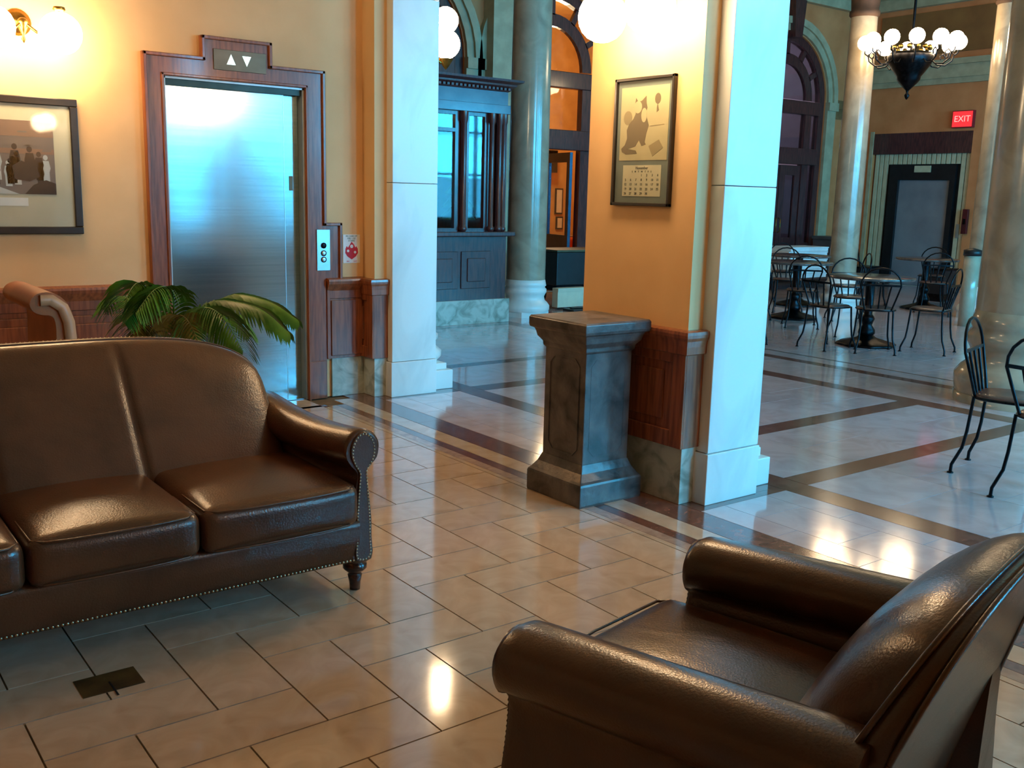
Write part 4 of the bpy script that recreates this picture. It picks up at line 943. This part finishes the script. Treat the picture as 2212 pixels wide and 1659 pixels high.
def make_chair(label, loc, rotz):
    t = thing('wire_chair', label, 'chair', loc, rotz, 'black wire parlor chairs')
    n = 28
    def sqr(r_, z): return [(r_*abs(cos(a))**.7*(1 if cos(a) >= 0 else -1), r_*abs(sin(a))**.7*(1 if sin(a) >= 0 else -1), z) for a in [2*pi*k/n+.01 for k in range(n)]]
    MB().loft([sqr(.17, .438), sqr(.185, .442), sqr(.187, .455), sqr(.175, .465), sqr(.03, .458)]).build('seat', seatm, t)
    MB().tube([Vector(p) for p in sqr(.19, .445)]+[Vector(sqr(.19, .445)[0])], .008, 6).build('seat_ring', blackm, t)
    for sx in (-1, 1):
        MB().tube([(sx*.15, -.16, .45), (sx*.158, -.175, .25), (sx*.165, -.19, .15), (sx*.19, -.23, .05), (sx*.192, -.232, 0)], .0095, 8).lathe([(.001, 0), (.018, 0), (.018, .006), (.01, .01)], 10, (sx*.192, -.232, 0)).build('leg', blackm, t)
        MB().tube([(sx*.155, .15, .45), (sx*.163, .165, .25), (sx*.17, .175, .15), (sx*.195, .21, .05), (sx*.197, .212, 0)], .0095, 8).lathe([(.001, 0), (.018, 0), (.018, .006), (.01, .01)], 10, (sx*.197, .212, 0)).build('leg', blackm, t)
    hp = [(-.13, -.16, .45), (-.165, -.19, .58), (-.195, -.22, .70)]+[(.195*-cos(pi*k/10), -.22-.03*sin(pi*k/10), .70+.18*sin(pi*k/10)) for k in range(1, 10)]+[(.195, -.22, .70), (.165, -.19, .58), (.13, -.16, .45)]
    MB().tube(hp, .009, 8).build('back_hoop', blackm, t)
    MB().box(-.193, .193, -.227, -.217, .695, .715).build('back_rail', blackm, t)
    for x in (-.085, 0, .085): MB().tube([(x*1.2, -.222, .70), (x*.8, -.165, .455)], .0085, 6).build('spindle', blackm, t)
    return t
t1 = make_table('nearest cafe table, in the middle of the wire chairs', (9.52, 6.17, 0))
dup(t1, (10.85, 8.14, 0), .3, 'cafe table beside the marble pier edge, left of the nearest one')
dup(t1, (13.72, 8.0, 0), .6, 'cafe table in front of the far grey elevator door')
dup(t1, (12.3, 9.2, 0), .9, 'far cafe table in front of the slender round column')
F_ = lambda tx, ty, x, y: math.atan2(-(tx-x), (ty-y))   # rotation so local +y faces the table
chairs = [
 (8.93, 6.25, 9.52, 6.17, 'wire chair left of the nearest cafe table, its back rail catching blue light'),
 (9.68, 5.55, 9.52, 6.17, 'wire chair on the near right side of the nearest cafe table'),
 (9.15, 5.85, 9.52, 6.17, 'wire chair on the near side of the nearest cafe table, behind its stem'),
 (10.05, 6.75, 9.52, 6.17, 'wire chair behind the nearest cafe table, away from the camera'),
 (10.2, 7.55, 10.85, 8.14, 'wire chair in front of the left cafe table, right of the pier edge'),
 (10.25, 8.4, 10.85, 8.14, 'wire chair at the left of the left cafe table, partly behind the pier'),
 (11.4, 8.7, 10.85, 8.14, 'wire chair behind the left cafe table, its hoop against the white boxes'),
 (11.35, 7.7, 10.85, 8.14, 'wire chair right of the left cafe table'),
 (8.55, 7.0, 9.2, 7.6, 'wire chair cut off by the right edge of the marble pier'),
 (13.1, 7.5, 13.72, 8.0, 'wire chair in front of the far elevator table, left side'),
 (14.1, 7.4, 13.72, 8.0, 'wire chair right of the far elevator table, near the right column'),
 (13.3, 8.6, 13.72, 8.0, 'wire chair left of the far elevator table with a light blue glint'),
 (14.4, 8.3, 13.72, 8.0, 'wire chair behind the far elevator table'),
 (12.7, 9.75, 12.3, 9.2, 'wire chair behind the far cafe table by the slender column'),
 (11.75, 9.5, 12.3, 9.2, 'wire chair left of the far cafe table by the slender column'),
]
c0 = make_chair('wire chair at the right edge, seen side-on in front of the big column', (5.58, 2.66, 0), math.atan2(-.25, -.97))
dup(c0, (5.27, 2.24, 0), radians(-97), 'wire chair cut by the right edge of the frame, its hoop back facing us')
for x, y, tx, ty, lb in chairs: dup(c0, (x, y, 0), F_(tx, ty, x, y), lb)

# ------------------------------------------------------------------ clutter at the far end
st = thing('box_table', 'low pinkish table carrying the stack of white boxes', 'table', (15.1, 11.2, 0))
MB().box(-1.2, .75, -.3, .3, .16, .20, .01).build('table_top', seatm, st)
for x in (-1.1, .65):
    for y in (-.25, .25): MB().box(x-.03, x+.03, y-.03, y+.03, 0, .16).build('leg', seatm, st)
for k in range(7):
    dx = random.uniform(-.03, .03); lb = ['bottom', 'second from bottom', 'third from bottom', 'in the middle', 'third from top', 'second from top', 'topmost'][k]
    t = thing('white_box', 'flat white box in the stack behind the cafe tables, %s' % lb, 'box', (14.84+dx, 11.15, .20+.078*k), random.uniform(-.05, .05), 'stack of flat white boxes')
    MB().box(-.52, .52, -.26, .26, .0, .060, .004).build('tray', white, t); MB().box(-.528, .528, -.268, .268, .052, .075, .004).build('lid', white, t)
simple('grey_bin', 'dark grey square bin standing between the arched door and the slender column', 'bin', (16.25, 11.5, 0), [('body', MB().loft([[(-.17, -.17, 0), (.17, -.17, 0), (.17, .17, 0), (-.17, .17, 0)], [(-.22, -.22, .84), (.22, -.22, .84), (.22, .22, .84), (-.22, .22, .84)]], smooth=False), mat('dark_grey_plastic', srgb(92, 80, 76), .5, col2=srgb(76, 66, 62), scale=5)), ('lid', MB().box(-.24, .24, -.24, .24, .84, .90, .01), MATS['dark_grey_plastic'])])
simple('black_planter', 'black low planter box at the foot of the slatted elevator wall, left', 'planter', (16.6, 11.0, 0), [('box', MB().box(-.3, .3, -.2, .2, 0, .34, .01), blackp), ('rim', MB().box(-.32, .32, -.22, .22, .34, .37, .005), blackm)])
simple('black_planter', 'black low planter box right of the far elevator table', 'planter', (15.2, 8.6, 0), [('box', MB().box(-.2, .2, -.16, .16, .12, .50, .01), blackp), ('rim', MB().box(-.22, .22, -.18, .18, .50, .53, .005), blackm), ('foot', MB().box(-.18, .18, -.14, .14, 0, .12), blackm)])
simple('waste_bin', 'pale waste bin with a black lid beside the big right column', 'bin', (12.3, 6.56, 0), [('body', MB().lathe([(.001, 0), (.09, 0), (.10, .9), (.001, .9)], 24), colm), ('lid', MB().lathe([(.001, .9), (.11, .9), (.11, .97), (.001, 1.0)], 24), blackp)])
